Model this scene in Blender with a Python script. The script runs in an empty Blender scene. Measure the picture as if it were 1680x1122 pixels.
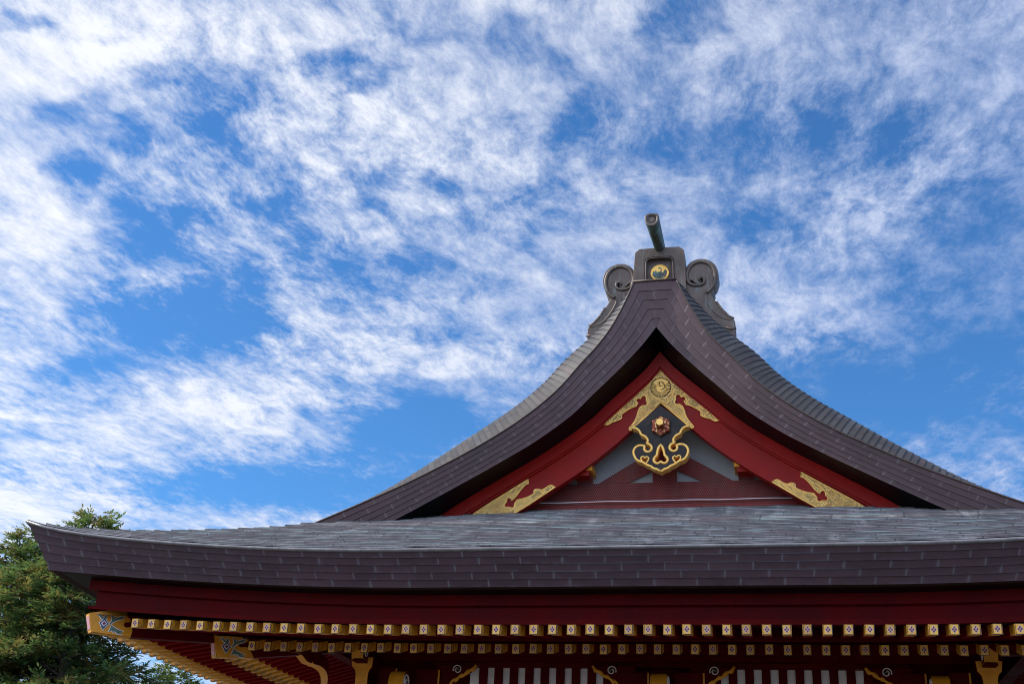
import bpy, bmesh, math, random
from mathutils import Vector, Matrix
random.seed(7)
R = math.radians
SC = bpy.context.scene
COL = SC.collection

# ------------------------------------------------------------------ camera
def set_camera():
    yaw, pit, rol = R(13.31), R(24.0), R(2.64)
    F = Vector((-math.sin(yaw)*math.cos(pit), math.cos(yaw)*math.cos(pit), math.sin(pit)))
    r0 = Vector((math.cos(yaw), math.sin(yaw), 0)); u0 = r0.cross(F)
    c, s = math.cos(rol), math.sin(rol)
    r = r0*c + u0*s; u = u0*c - r0*s
    cam = bpy.data.cameras.new('camera'); o = bpy.data.objects.new('camera', cam); COL.objects.link(o)
    M = Matrix((( r.x, u.x, -F.x, 2.225), (r.y, u.y, -F.y, -17.7), (r.z, u.z, -F.z, 1.6), (0, 0, 0, 1)))
    o.matrix_world = M
    cam.sensor_width = 36; cam.sensor_fit = 'HORIZONTAL'; cam.lens = 36*1999/1680
    cam.clip_start = 0.1; cam.clip_end = 3000
    SC.camera = o
set_camera()

SUN_DIR = Vector((-0.76, -0.10, 0.64)).normalized()      # towards the sun
SUN_EL = math.asin(SUN_DIR.z); SUN_ROT = math.atan2(SUN_DIR.x, SUN_DIR.y)

# ------------------------------------------------------------------ node helper
class NT:
    def __init__(s, tree): s.t = tree; s.n = tree.nodes; s.l = tree.links
    def node(s, typ, **kw):
        n = s.n.new(typ)
        for k, v in kw.items(): setattr(n, k, v)
        return n
    def put(s, sock, v):
        if isinstance(v, bpy.types.NodeSocket): s.l.new(v, sock)
        elif v is not None:
            if isinstance(v, (tuple, list)) and len(v) == 3 and sock.type == 'RGBA': v = (*v, 1)
            sock.default_value = v
    def math(s, op, a, b=None, c=None, clamp=False):
        n = s.node('ShaderNodeMath', operation=op, use_clamp=clamp)
        for i, v in enumerate((a, b, c)):
            if v is not None: s.put(n.inputs[i], v)
        return n.outputs[0]
    def vmath(s, op, a, b=None, scale=None):
        n = s.node('ShaderNodeVectorMath', operation=op)
        s.put(n.inputs[0], a)
        if b is not None: s.put(n.inputs[1], b)
        if scale is not None: s.put(n.inputs['Scale'], scale)
        return n.outputs['Value'] if op in ('LENGTH', 'DOT_PRODUCT', 'DISTANCE') else n.outputs[0]
    def mix(s, f, a, b, blend='MIX'):
        n = s.node('ShaderNodeMix', data_type='RGBA', blend_type=blend)
        s.put(n.inputs[0], f); s.put(n.inputs[6], a); s.put(n.inputs[7], b)
        return n.outputs[2]
    def noise(s, vec, scale, detail=3, rough=0.5, dist=0.0, out=0):
        n = s.node('ShaderNodeTexNoise')
        s.put(n.inputs['Vector'], vec); s.put(n.inputs['Scale'], scale); s.put(n.inputs['Detail'], detail)
        s.put(n.inputs['Roughness'], rough); s.put(n.inputs['Distortion'], dist)
        return n.outputs[out]
    def ramp(s, f, lo, hi, a=0.0, b=1.0, smooth=True):
        n = s.node('ShaderNodeMapRange', interpolation_type='SMOOTHSTEP' if smooth else 'LINEAR')
        s.put(n.inputs[0], f); s.put(n.inputs[1], lo); s.put(n.inputs[2], hi); s.put(n.inputs[3], a); s.put(n.inputs[4], b)
        return n.outputs[0]
    def scale(s, vec, v):
        return s.vmath('MULTIPLY', vec, v)

# ------------------------------------------------------------------ world: sky + cloud layer
# broken cloud layer seen on a flat sheet overhead: (u, v) = direction.xy / direction.z ; blobs thin (-) or thicken (+) it
CLOUD_BLOBS = [ (-0.0, 1.408, 4.727, 0.136, -1.008, 6.452, -0.05),
    (-0.199, 1.335, 10.117, 1.432, -1.453, 9.199, -0.03),
    (0.188, 1.911, 4.576, -0.262, -0.683, 5.038, -0.06),
    (-0.103, 1.687, 8.719, 0.638, -0.946, 6.594, -0.05),
    (-0.78, 1.901, 6.979, 2.478, -0.859, 6.58, -0.06),
    (-0.032, 2.501, 12.884, 0.372, -0.766, 7.03, -0.2),
    (-1.149, 2.002, 5.823, 2.862, -0.617, 4.963, -0.38),
    (-1.05, 2.073, 12.544, 5.494, -1.02, 8.357, -0.2),
    (-1.036, 1.645, 12.503, 6.518, -1.308, 9.361, -0.3),
    (-0.932, 1.628, 17.386, 8.263, -1.974, 14.0, -0.15000000000000002),
    (-0.986, 1.315, 19.516, 11.526, -2.852, 18.559, -0.22499999999999998),
    (-0.936, 1.386, 28.719, 15.522, -3.954, 26.184, -0.1875),
    (-1.078, 1.461, 16.93, 10.047, -2.298, 15.627, -0.3),
    (-0.543, 1.26, 17.762, 6.217, -4.206, 26.479, -0.3),
    (-0.762, 1.372, 15.045, 6.749, -3.353, 21.956, -0.15000000000000002),
    (-0.819, 1.273, 31.045, 15.76, -6.266, 40.041, -0.15000000000000002),
    (-0.932, 1.111, 21.684, 13.73, -8.099, 49.853, -0.22499999999999998),
    (-0.85, 1.137, 24.622, 14.059, -7.988, 49.329, -0.15000000000000002),
    (-0.751, 1.613, 18.792, 7.348, -2.056, 14.408, -0.28),
    (-0.815, 1.447, 14.387, 6.607, -3.017, 20.215, -0.11249999999999999),
    (-0.418, 1.209, 35.499, 10.114, -5.158, 31.875, -0.15000000000000002),
    (-0.339, 1.216, 27.101, 6.398, -5.743, 35.428, -0.15000000000000002),
    (-0.292, 1.261, 26.786, 5.425, -3.64, 22.682, -0.1875),
    (-0.295, 1.406, 28.58, 5.382, -2.066, 13.388, -0.25),
    (-0.507, 1.591, 12.416, 3.415, -5.646, 38.899, -0.11249999999999999),
    (-0.084, 1.222, 33.111, 2.722, -3.491, 21.335, -0.21000000000000002),
    (-0.133, 1.261, 44.706, 4.89, -4.555, 28.193, -0.15000000000000002),
    (0.116, 1.53, 6.981, -0.222, -1.618, 10.664, -0.22),
    (-0.056, 1.536, 12.617, 0.698, -1.849, 12.3, -0.13),
    (0.338, 1.788, 13.74, -1.754, -1.227, 8.651, -0.15),
    (-0.02, 1.777, 14.611, 0.486, -2.303, 16.433, -0.12),
    (0.292, 2.608, 3.568, -0.279, -0.319, 3.018, -0.34),
    (-0.903, 2.644, 6.487, 2.009, -0.462, 4.669, -0.42),
    (-1.305, 3.076, 2.294, 0.885, -0.313, 3.927, -0.44),
    (-0.814, 2.653, 7.282, 2.039, -0.663, 6.694, -0.3),
    (-1.901, 2.6, 9.034, 5.798, -1.307, 13.494, -0.1875),
    (-1.474, 2.217, 6.723, 3.858, -1.491, 13.066, -0.2),
    (-0.938, 2.347, 10.195, 3.62, -1.507, 13.549, -0.09),
    (0.426, 2.296, 14.983, -2.035, -0.828, 6.89, -0.2),
    (0.099, 2.703, 6.153, -0.09, -0.42, 4.165, -0.2),
    (-0.6, 2.439, 12.019, 2.722, -0.748, 6.862, -0.1),
    (-1.244, 1.671, 7.563, 4.638, -0.554, 4.029, 0.2),
    (-0.973, 1.199, 7.106, 4.439, -1.273, 8.032, 0.2),
    (-0.781, 1.163, 7.117, 3.691, -2.526, 15.663, 0.15),
    (-2.235, 3.219, 2.989, 1.867, -0.182, 2.552, 0.2),
    (-1.745, 2.629, 2.897, 1.695, -0.597, 6.197, 0.12),
    (-1.185, 2.451, 2.988, 1.277, -0.711, 6.716, 0.14),
    (-0.725, 2.285, 4.638, 1.321, -1.076, 9.371, 0.14),
    (-0.555, 1.373, 8.386, 2.808, -1.686, 10.949, 0.14),
    (-0.501, 1.502, 6.936, 1.976, -1.933, 12.979, 0.06),
    (-0.012, 1.3, 8.666, 0.326, -2.137, 13.294, 0.08),
    (0.284, 1.555, 13.553, -1.564, -0.978, 6.445, 0.05),
    (-0.25, 1.506, 11.005, 1.711, -1.31, 8.713, 0.07),
    (-0.6, 1.205, 10.631, 4.212, -3.127, 19.449, 0.08),
    (0.069, 2.14, 5.597, -0.034, -1.155, 9.239, 0.08),
    (-1.521, 2.869, 4.691, 2.229, -0.847, 9.684, 0.12),
    (-0.621, 1.921, 5.707, 1.626, -0.649, 4.968, -0.05),
    (-0.188, 1.259, 21.14, 2.992, -1.619, 10.037, 0.1) ]
def make_world():
    w = bpy.data.worlds.new('World'); SC.world = w; w.use_nodes = True
    t = NT(w.node_tree); w.node_tree.nodes.clear()
    sky = t.node('ShaderNodeTexSky', sky_type='NISHITA', sun_disc=False)
    sky.sun_elevation = SUN_EL; sky.sun_rotation = SUN_ROT; sky.altitude = 100; sky.air_density = 1.0
    sky.dust_density = 0.3; sky.ozone_density = 2.5
    d = t.node('ShaderNodeTexCoord').outputs['Generated']
    sep = t.node('ShaderNodeSeparateXYZ'); t.put(sep.inputs[0], d)
    z = t.math('MAXIMUM', sep.outputs[2], 0.04)
    u = t.math('DIVIDE', sep.outputs[0], z); v = t.math('DIVIDE', sep.outputs[1], z)
    uv = t.node('ShaderNodeCombineXYZ'); t.put(uv.inputs[0], u); t.put(uv.inputs[1], v)
    P = uv.outputs[0]
    warp = t.vmath('SUBTRACT', t.noise(P, 1.6, 3, 0.55, out=1), (0.5, 0.5, 0.5))
    P1 = t.vmath('ADD', P, t.vmath('SCALE', warp, scale=0.38))
    P2 = t.vmath('ADD', P, t.vmath('SCALE', warp, scale=0.14))
    big = t.noise(t.scale(P1, (1.0, 0.8, 1)), 1.15, 2, 0.5)
    mid = t.noise(t.scale(P1, (1.0, 0.62, 1)), 5.0, 4, 0.6)
    w2 = t.vmath('SUBTRACT', t.noise(P, 9.0, 3, 0.6, out=1), (0.5, 0.5, 0.5))
    P3 = t.vmath('ADD', P2, t.vmath('SCALE', w2, scale=0.03))
    puff = t.noise(t.scale(P3, (1.0, 0.50, 1)), 19.0, 9, 0.73)
    dens = t.math('ADD', t.math('MULTIPLY', big, 0.4), t.math('MULTIPLY', mid, 0.75))
    pw = t.ramp(t.noise(P, 1.7, 2, 0.5), 0.38, 0.62, 0.76, 1.36)
    dens = t.math('ADD', dens, t.math('MULTIPLY', t.math('SUBTRACT', puff, 0.5), pw)); dens = t.math('ADD', dens, 0.56)
    dens = t.math('SUBTRACT', dens, CLOUD_CUT)
    PB = t.vmath('ADD', t.vmath('ADD', P, t.vmath('SCALE', warp, scale=0.16)), t.vmath('SCALE', w2, scale=0.16))
    for (bu, bv, ma, mb, mc, md, amp) in CLOUD_BLOBS:
        r = t.vmath('SUBTRACT', PB, (bu, bv, 0))
        qa = t.vmath('DOT_PRODUCT', r, (ma, mb, 0)); qb = t.vmath('DOT_PRODUCT', r, (mc, md, 0))
        q = t.math('SQRT', t.math('ADD', t.math('MULTIPLY', qa, qa), t.math('MULTIPLY', qb, qb)))
        g = t.ramp(q, 0.0, 1.8, amp*1.02, 0.0)
        dens = t.math('ADD', dens, g)
    cov = t.ramp(dens, -0.24, 0.36)
    thick = t.ramp(dens, 0.0, 0.5)
    # clouds towards the sun are whiter; the rest keep a pale blue-grey
    sunward = t.ramp(t.vmath('DOT_PRODUCT', t.vmath('NORMALIZE', d), tuple(SUN_DIR)), 0.0, 0.62)
    ccol = t.mix(t.math('ADD', t.math('MULTIPLY', thick, 0.32), t.math('MULTIPLY', sunward, 0.68), clamp=True), CLOUD_DIM, CLOUD_BRIGHT)
    # unseen clouds behind the viewer, brightened to light the hall's front
    ccol = t.mix(1.0, ccol, t.ramp(sep.outputs[1], 0.1, -0.6, 1.0, 3.3), 'MULTIPLY')
    skyc = t.mix(1.0, sky.outputs[0], SKY_TINT, 'MULTIPLY')
    colr = t.mix(t.math('MULTIPLY', cov, 0.90), skyc, ccol)
    bg = t.node('ShaderNodeBackground'); t.put(bg.inputs[0], colr); bg.inputs[1].default_value = SKY_STRENGTH
    out = t.node('ShaderNodeOutputWorld'); t.l.new(bg.outputs[0], out.inputs[0])
SKY_STRENGTH = 0.10
SKY_TINT = (0.50, 1.02, 1.48)
CLOUD_CUT = 1.07
CLOUD_DIM = (4.1, 5.05, 7.6)
CLOUD_BRIGHT = (9.7, 9.8, 10.0)
make_world()

def make_sun():
    l = bpy.data.lights.new('sun', 'SUN'); l.energy = 4.2; l.angle = R(0.53); l.color = (1.0, 0.95, 0.87)
    o = bpy.data.objects.new('sun', l); COL.objects.link(o)
    o.rotation_euler = SUN_DIR.to_track_quat('Z', 'Y').to_euler()
make_sun()
SC.view_settings.view_transform = 'Standard'; SC.view_settings.look = 'None'
SC.view_settings.exposure = 0.18; SC.view_settings.gamma = 1.0; SC.view_settings.use_curve_mapping = False
SC.cycles.pixel_filter_type = 'BLACKMAN_HARRIS'; SC.cycles.filter_width = 1.05
SC.cycles.max_bounces = 8; SC.cycles.diffuse_bounces = 5

# ------------------------------------------------------------------ mesh helpers
class MB:
    def __init__(s): s.v = []; s.f = []; s.m = []; s.uv = []; s.sm = []
    def face(s, pts, mat=0, uv=None, smooth=False):
        i = len(s.v); s.v += [tuple(p) for p in pts]; s.f.append(tuple(range(i, i+len(pts)))); s.m.append(mat)
        s.uv.append(uv or [(0, 0)]*len(pts)); s.sm.append(smooth)
    def box(s, x0, x1, y0, y1, z0, z1, mat=0, M=None):
        P = [(x, y, z) for z in (z0, z1) for y in (y0, y1) for x in (x0, x1)]
        if M is not None: P = [tuple(M @ Vector(p)) for p in P]
        for q in ((0, 2, 3, 1), (4, 5, 7, 6), (0, 1, 5, 4), (2, 6, 7, 3), (0, 4, 6, 2), (1, 3, 7, 5)):
            s.face([P[i] for i in q], mat)
    def hexa(s, P, mats=0):   # P: 8 points, order x fastest, then y, then z
        for k, q in enumerate(((0, 2, 3, 1), (4, 5, 7, 6), (0, 1, 5, 4), (2, 6, 7, 3), (0, 4, 6, 2), (1, 3, 7, 5))):
            s.face([P[i] for i in q], mats if isinstance(mats, int) else mats[k])
    def grid(s, rows, mat=0, uvs=None, closed=False, smooth=True):
        for j in range(len(rows)-1):
            a, b = rows[j], rows[j+1]; n = len(a)
            for i in range(n if closed else n-1):
                k = (i+1) % n
                s.face([a[i], a[k], b[k], b[i]], mat, [uvs[j][i], uvs[j][k], uvs[j+1][k], uvs[j+1][i]] if uvs else None, smooth)
    def tube(s, path, rad, n=8, mat=0, flat=None, closed=False, cap=True, up=None):
        path = [Vector(p) for p in path]; rings = []; N = len(path)
        ref = Vector(up) if up else Vector((0, 1, 0))
        for i, p in enumerate(path):
            a = path[(i-1) % N] if (closed or i) else p; b = path[(i+1) % N] if (closed or i < N-1) else p
            tg = (b-a).normalized(); sd = tg.cross(ref)
            if sd.length < 1e-4: sd = tg.cross(Vector((1, 0, 0)))
            sd.normalize(); nn = sd.cross(tg).normalized()
            r = rad[i] if isinstance(rad, (list, tuple)) else rad
            rr = r if flat is None else flat
            rings.append([p + sd*(r*math.cos(2*math.pi*k/n)) + nn*(rr*math.sin(2*math.pi*k/n)) for k in range(n)])
        if closed: rings.append(rings[0])
        s.grid(rings, mat, closed=True)
        if cap and not closed:
            s.face(list(reversed(rings[0])), mat); s.face(rings[-1], mat)
    def prism(s, pts, y0, y1, mf=0, ms=0, mb=None):   # convex or simple polygon in XZ, front face at y0
        a = [(x, y0, z) for x, z in pts]; b = [(x, y1, z) for x, z in pts]
        s.face(a, mf); s.face(list(reversed(b)), ms if mb is None else mb)
        n = len(pts)
        for i in range(n):
            k = (i+1) % n; s.face([a[i], b[i], b[k], a[k]], ms)
    def add(s, other, M=None, mat=None):
        for f, m, uv, sm in zip(other.f, other.m, other.uv, other.sm):
            s.face([tuple(M @ Vector(other.v[i])) if M is not None else other.v[i] for i in f], m if mat is None else mat, uv, sm)
    def mesh(s, name, mats, merge=True):
        me = bpy.data.meshes.new(name)
        me.from_pydata(s.v, [], s.f)
        for m in (mats if isinstance(mats, (list, tuple)) else [mats]): me.materials.append(m)
        me.polygons.foreach_set('material_index', s.m); me.polygons.foreach_set('use_smooth', s.sm)
        ul = me.uv_layers.new(name='UVMap')
        ul.data.foreach_set('uv', [c for f in s.uv for q in f for c in q])
        if merge:
            bm = bmesh.new(); bm.from_mesh(me); bmesh.ops.remove_doubles(bm, verts=bm.verts, dist=1e-5)
            bmesh.ops.recalc_face_normals(bm, faces=bm.faces) if merge == 'solid' else None
            bm.to_mesh(me); bm.free()
        me.update(); return me
    def build(s, name, mats, parent=None, merge=True):
        return link(name, s.mesh(name, mats, merge), parent)
def link(name, me, parent=None):
    o = bpy.data.objects.new(name, me); COL.objects.link(o)
    if parent is not None: o.parent = parent
    return o
def tag(o, label, cat, group=None, kind=None):
    if label: o['label'] = label
    if cat: o['category'] = cat
    if group: o['group'] = group
    if kind: o['kind'] = kind
    return o
def empty(name, loc=(0, 0, 0), parent=None):
    o = bpy.data.objects.new(name, None); COL.objects.link(o); o.location = loc
    if parent is not None: o.parent = parent
    return o
def spline(pts, n=4, closed=False):     # Catmull-Rom through 2-D / 3-D points
    P = [Vector(p) for p in pts]; N = len(P); out = []
    rng = range(N if closed else N-1)
    for i in rng:
        p1, p2 = P[i], P[(i+1) % N]
        p0 = P[(i-1) % N] if (closed or i > 0) else p1*2-p2
        p3 = P[(i+2) % N] if (closed or i < N-2) else p2*2-p1
        for k in range(n):
            t = k/n
            out.append(tuple(0.5*((2*p1)+(p2-p0)*t+(2*p0-5*p1+4*p2-p3)*t*t+(3*p1-p0-3*p2+p3)*t*t*t)))
    if not closed: out.append(tuple(P[-1]))
    return out
def fillplate(name, loops, y0, y1, mf, ms, parent, bevel=0.0, M=None):
    """flat-cut plate with holes: loops in XZ, front at y0, back at y1"""
    cu = bpy.data.curves.new(name, 'CURVE'); cu.dimensions = '2D'; cu.fill_mode = 'BOTH'
    for lp in loops:
        sp = cu.splines.new('POLY'); sp.points.add(len(lp)-1); sp.use_cyclic_u = True
        for q, p in zip(sp.points, lp): q.co = (p[0], p[1], 0, 1)
    cu.extrude = (y1-y0)/2; cu.bevel_depth = bevel; cu.bevel_resolution = 1
    if bevel: cu.offset = -bevel
    tmp = bpy.data.objects.new('tmp', cu); COL.objects.link(tmp)
    dg = bpy.context.evaluated_depsgraph_get()
    me = bpy.data.meshes.new_from_object(tmp.evaluated_get(dg)); bpy.data.objects.remove(tmp); bpy.data.curves.remove(cu)
    T = Matrix(((1, 0, 0, 0), (0, 0, -1, (y0+y1)/2), (0, 1, 0, 0), (0, 0, 0, 1)))   # local z -> -Y
    me.transform(T if M is None else M @ T)
    me.materials.clear(); me.materials.append(mf); me.materials.append(ms); me.name = name
    fr = Vector((0, -1, 0)) if M is None else (M.to_3x3() @ Vector((0, -1, 0))).normalized()
    for p in me.polygons: p.material_index = 0 if p.normal.dot(fr) > 0.9 else 1
    o = bpy.data.objects.new(name, me); COL.objects.link(o)
    if parent is not None: o.parent = parent
    return o
def interp(xs, zs, x):
    if x <= xs[0]: return zs[0] + (zs[1]-zs[0])/(xs[1]-xs[0])*(x-xs[0])
    if x >= xs[-1]: return zs[-1] + (zs[-1]-zs[-2])/(xs[-1]-xs[-2])*(x-xs[-1])
    n = len(xs)
    for i in range(n-1):
        if xs[i] <= x <= xs[i+1]:
            h = xs[i+1]-xs[i]; t = (x-xs[i])/h
            def sl(k):
                if k == 0: return (zs[1]-zs[0])/(xs[1]-xs[0])
                if k == n-1: return (zs[-1]-zs[-2])/(xs[-1]-xs[-2])
                a = (zs[k]-zs[k-1])/(xs[k]-xs[k-1]); b = (zs[k+1]-zs[k])/(xs[k+1]-xs[k]); return 2*a*b/(a+b) if a*b > 0 else 0
            m0, m1 = sl(i)*h, sl(i+1)*h
            return (2*t**3-3*t*t+1)*zs[i]+(t**3-2*t*t+t)*m0+(-2*t**3+3*t*t)*zs[i+1]+(t**3-t*t)*m1

# ------------------------------------------------------------------ materials
def mat(name, fn):
    m = bpy.data.materials.new(name); m.use_nodes = True; m.node_tree.nodes.clear(); t = NT(m.node_tree)
    b = t.node('ShaderNodeBsdfPrincipled'); o = t.node('ShaderNodeOutputMaterial'); t.l.new(b.outputs[0], o.inputs[0])
    fn(t, b); return m
def oc(t): return t.node('ShaderNodeTexCoord').outputs['Object']
def uvc(t): return t.node('ShaderNodeTexCoord').outputs['UV']
def bump(t, b, h, strength=0.4, dist=0.01):
    n = t.node('ShaderNodeBump'); n.inputs['Strength'].default_value = strength; n.inputs['Distance'].default_value = dist
    t.put(n.inputs['Height'], h); t.l.new(n.outputs[0], b.inputs['Normal'])
def plain(name, col, rough=0.5, var=0.25, sc=3.0, spec=0.5, metal=0.0, bmp=0.15, coat=0.0):
    def fn(t, b):
        n = t.noise(oc(t), sc, 6, 0.6); n2 = t.noise(oc(t), sc*9, 3, 0.6)
        k = t.math('ADD', t.math('MULTIPLY', n, 0.7), t.math('MULTIPLY', n2, 0.3))
        c = t.mix(t.ramp(k, 0.3, 0.7), tuple(x*(1-var) for x in col), tuple(min(1, x*(1+var)) for x in col))
        t.put(b.inputs['Base Color'], c); t.put(b.inputs['Roughness'], t.ramp(k, 0.3, 0.7, rough*0.85, min(1, rough*1.15)))
        b.inputs['Metallic'].default_value = metal; b.inputs['Specular IOR Level'].default_value = spec
        b.inputs['Coat Weight'].default_value = coat
        if bmp: bump(t, b, n2, bmp, 0.004)
    return mat(name, fn)
def shingle_face(name, base, seam, rough=0.5, joint=None, low_amt=0.45):
    joint = joint or seam
    """copper shingles on the thick roof edge: u in shingle lengths, v in courses"""
    def fn(t, b):
        s = t.node('ShaderNodeSeparateXYZ'); t.put(s.inputs[0], uvc(t))
        row = t.math('FLOOR', s.outputs[1])
        uu = t.math('ADD', s.outputs[0], t.math('MULTIPLY', row, 0.5))
        cell = t.math('FLOOR', uu); fu = t.math('SUBTRACT', uu, cell); fv = t.math('SUBTRACT', s.outputs[1], row)
        e = t.math('MULTIPLY', t.math('ABSOLUTE', t.math('SUBTRACT', fu, 0.5)), 2.0)      # 1 at the joint
        wob = t.noise(oc(t), 7.0, 5, 0.65)
        line = t.ramp(e, 0.962, 0.978)
        halo = t.ramp(t.math('ADD', e, t.math('MULTIPLY', t.math('SUBTRACT', wob, 0.5), 0.35)), 0.86, 1.05)
        low = t.ramp(t.math('ADD', fv, t.math('MULTIPLY', t.math('SUBTRACT', wob, 0.5), 0.9)), 0.72, 1.2)
        cv = t.node('ShaderNodeCombineXYZ'); t.put(cv.inputs[0], cell); t.put(cv.inputs[1], row)
        wn = t.node('ShaderNodeTexWhiteNoise', noise_dimensions='2D'); t.put(wn.inputs['Vector'], cv.outputs[0])
        tone = t.math('ADD', t.math('MULTIPLY', wn.outputs[0], 0.28), t.math('MULTIPLY', t.noise(oc(t), 1.3, 4, 0.6), 0.75))
        c = t.mix(t.ramp(tone, 0.15, 1.0), tuple(x*0.72 for x in base), tuple(x*1.3 for x in base))
        c = t.mix(t.math('MULTIPLY', t.ramp(t.noise(oc(t), 0.5, 5, 0.6), 0.5, 0.75), 0.35), c, (base[0]*0.8, base[1]*1.15, base[2]*1.15))
        pat = t.math('MAXIMUM', t.math('MULTIPLY', halo, 0.55), t.math('MULTIPLY', low, low_amt))
        pat = t.math('MULTIPLY', pat, t.ramp(t.noise(oc(t), 0.8, 3, 0.6), 0.3, 0.65, 0.35, 1.0))
        c = t.mix(pat, c, seam); c = t.mix(t.math('MULTIPLY', line, t.ramp(t.noise(oc(t), 0.33, 3, 0.6), 0.38, 0.62, 0.4, 0.85)), c, joint)
        t.put(b.inputs['Base Color'], c)
        t.put(b.inputs['Roughness'], t.ramp(wob, 0.3, 0.7, rough*0.85, rough*1.2))
        b.inputs['Metallic'].default_value = 0.28; b.inputs['Specular IOR Level'].default_value = 0.5
        h = t.math('ADD', t.math('MULTIPLY', line, -1.0), t.math('MULTIPLY', t.noise(oc(t), 4.0, 3, 0.5), 0.8))
        bump(t, b, h, 0.35, 0.012)
    return mat(name, fn)
def roof_sheet(name, base, light, patina, seamlen, rough=0.45, streak=1.0):
    """weathered copper roof courses: u metres along the course, v courses"""
    def fn(t, b):
        s = t.node('ShaderNodeSeparateXYZ'); t.put(s.inputs[0], uvc(t))
        row = t.math('FLOOR', s.outputs[1])
        wn = t.node('ShaderNodeTexWhiteNoise', noise_dimensions='1D'); t.put(wn.inputs['W'], row)
        uu = t.math('ADD', t.math('DIVIDE', s.outputs[0], seamlen), t.math('MULTIPLY', wn.outputs[0], 5.7))
        cell = t.math('FLOOR', uu); fu = t.math('SUBTRACT', uu, cell)
        line = t.ramp(t.math('MULTIPLY', t.math('ABSOLUTE', t.math('SUBTRACT', fu, 0.5)), 2.0), 0.965, 0.985)
        cv = t.node('ShaderNodeCombineXYZ'); t.put(cv.inputs[0], t.math('MULTIPLY', s.outputs[0], 1.0)); t.put(cv.inputs[1], t.math('MULTIPLY', row, 7.3))
        st = t.noise(cv.outputs[0], 2.4, 6, 0.72)
        cv2 = t.node('ShaderNodeCombineXYZ'); t.put(cv2.inputs[0], s.outputs[0]); t.put(cv2.inputs[1], t.math('MULTIPLY', s.outputs[1], 0.35))
        bl = t.noise(cv2.outputs[0], 0.55, 5, 0.62)
        cv3 = t.node('ShaderNodeCombineXYZ'); t.put(cv3.inputs[0], cell); t.put(cv3.inputs[1], row)
        w2 = t.node('ShaderNodeTexWhiteNoise', noise_dimensions='2D'); t.put(w2.inputs['Vector'], cv3.outputs[0])
        k = t.math('ADD', t.math('MULTIPLY', st, 0.55*streak), t.math('MULTIPLY', bl, 0.35))
        k = t.math('ADD', k, t.math('MULTIPLY', w2.outputs[0], 0.08*streak))
        c = t.mix(t.ramp(k, 0.30*streak+0.12, 0.60*streak+0.2), base, light)
        cv5 = t.node('ShaderNodeCombineXYZ'); t.put(cv5.inputs[0], t.math('MULTIPLY', s.outputs[0], 2.2)); t.put(cv5.inputs[1], t.math('MULTIPLY', s.outputs[1], 0.07))
        run = t.noise(cv5.outputs[0], 1.0, 4, 0.6)
        c = t.mix(t.math('MULTIPLY', t.ramp(run, 0.48, 0.68), 0.55*streak), c, (base[0]*0.55, base[1]*0.55, base[2]*0.58))
        c = t.mix(t.math('MULTIPLY', t.ramp(run, 0.46, 0.30), 0.4*streak), c, light)
        cc = t.noise(cv.outputs[0], 0.7, 4, 0.6, out=1)
        ch = t.node('ShaderNodeSeparateXYZ'); t.put(ch.inputs[0], cc)
        c = t.mix(t.math('MULTIPLY', t.ramp(ch.outputs[0], 0.5, 0.68), 0.75), c, patina)
        c = t.mix(t.math('MULTIPLY', t.ramp(ch.outputs[1], 0.5, 0.68), 0.5), c, (base[0]*1.5, base[1]*0.95, base[2]*1.0))
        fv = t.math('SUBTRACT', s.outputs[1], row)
        c = t.mix(t.math('MULTIPLY', t.ramp(fv, 0.62, 0.80), t.ramp(bl, 0.3, 0.6, 0.5, 0.95)), c, (0.03, 0.027, 0.028))  # groove shade under each course edge, put into the colour as a dark line
        c = t.mix(t.math('MULTIPLY', line, 0.6), c, (0.02, 0.02, 0.022))
        t.put(b.inputs['Base Color'], c)
        t.put(b.inputs['Roughness'], t.ramp(st, 0.3, 0.7, rough*0.75, rough*1.3))
        b.inputs['Metallic'].default_value = 0.2
        bump(t, b, t.math('ADD', st, t.math('MULTIPLY', line, -0.8)), 0.3, 0.01)
    return mat(name, fn)
M_EDGE = shingle_face('copper_edge', (0.068, 0.037, 0.047), (0.135, 0.13, 0.15))
M_GEDGE = shingle_face('copper_gable_edge', (0.082, 0.047, 0.049), (0.17, 0.13, 0.135), 0.5, (0.135, 0.106, 0.107), 0.3)
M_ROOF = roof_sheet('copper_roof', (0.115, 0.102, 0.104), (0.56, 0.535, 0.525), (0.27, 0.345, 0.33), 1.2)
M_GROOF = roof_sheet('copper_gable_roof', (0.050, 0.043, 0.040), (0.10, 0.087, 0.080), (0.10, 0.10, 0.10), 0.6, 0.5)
M_LIP = plain('copper_lip', (0.17, 0.16, 0.165), 0.38, 0.35, 4, metal=0.3)
M_COPPER = plain('dark_copper', (0.075, 0.052, 0.043), 0.48, 0.3, 2.5, metal=0.3, bmp=0.25)
def verdigris(t, b):
    p = oc(t); st = t.noise(t.scale(p, (9, 9, 0.9)), 2.2, 5, 0.65)
    k = t.ramp(st, 0.53, 0.68)
    c = t.mix(t.ramp(t.noise(p, 3, 5, 0.6), 0.3, 0.7), (0.078, 0.055, 0.043), (0.125, 0.092, 0.074))
    c = t.mix(t.math('MULTIPLY', k, 0.6), c, (0.15, 0.19, 0.19))
    t.put(b.inputs['Base Color'], c); b.inputs['Roughness'].default_value = 0.5; b.inputs['Metallic'].default_value = 0.3
    bump(t, b, t.noise(p, 12, 4, 0.6), 0.2, 0.006)
M_ONI = mat('ornament_copper', verdigris)
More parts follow.
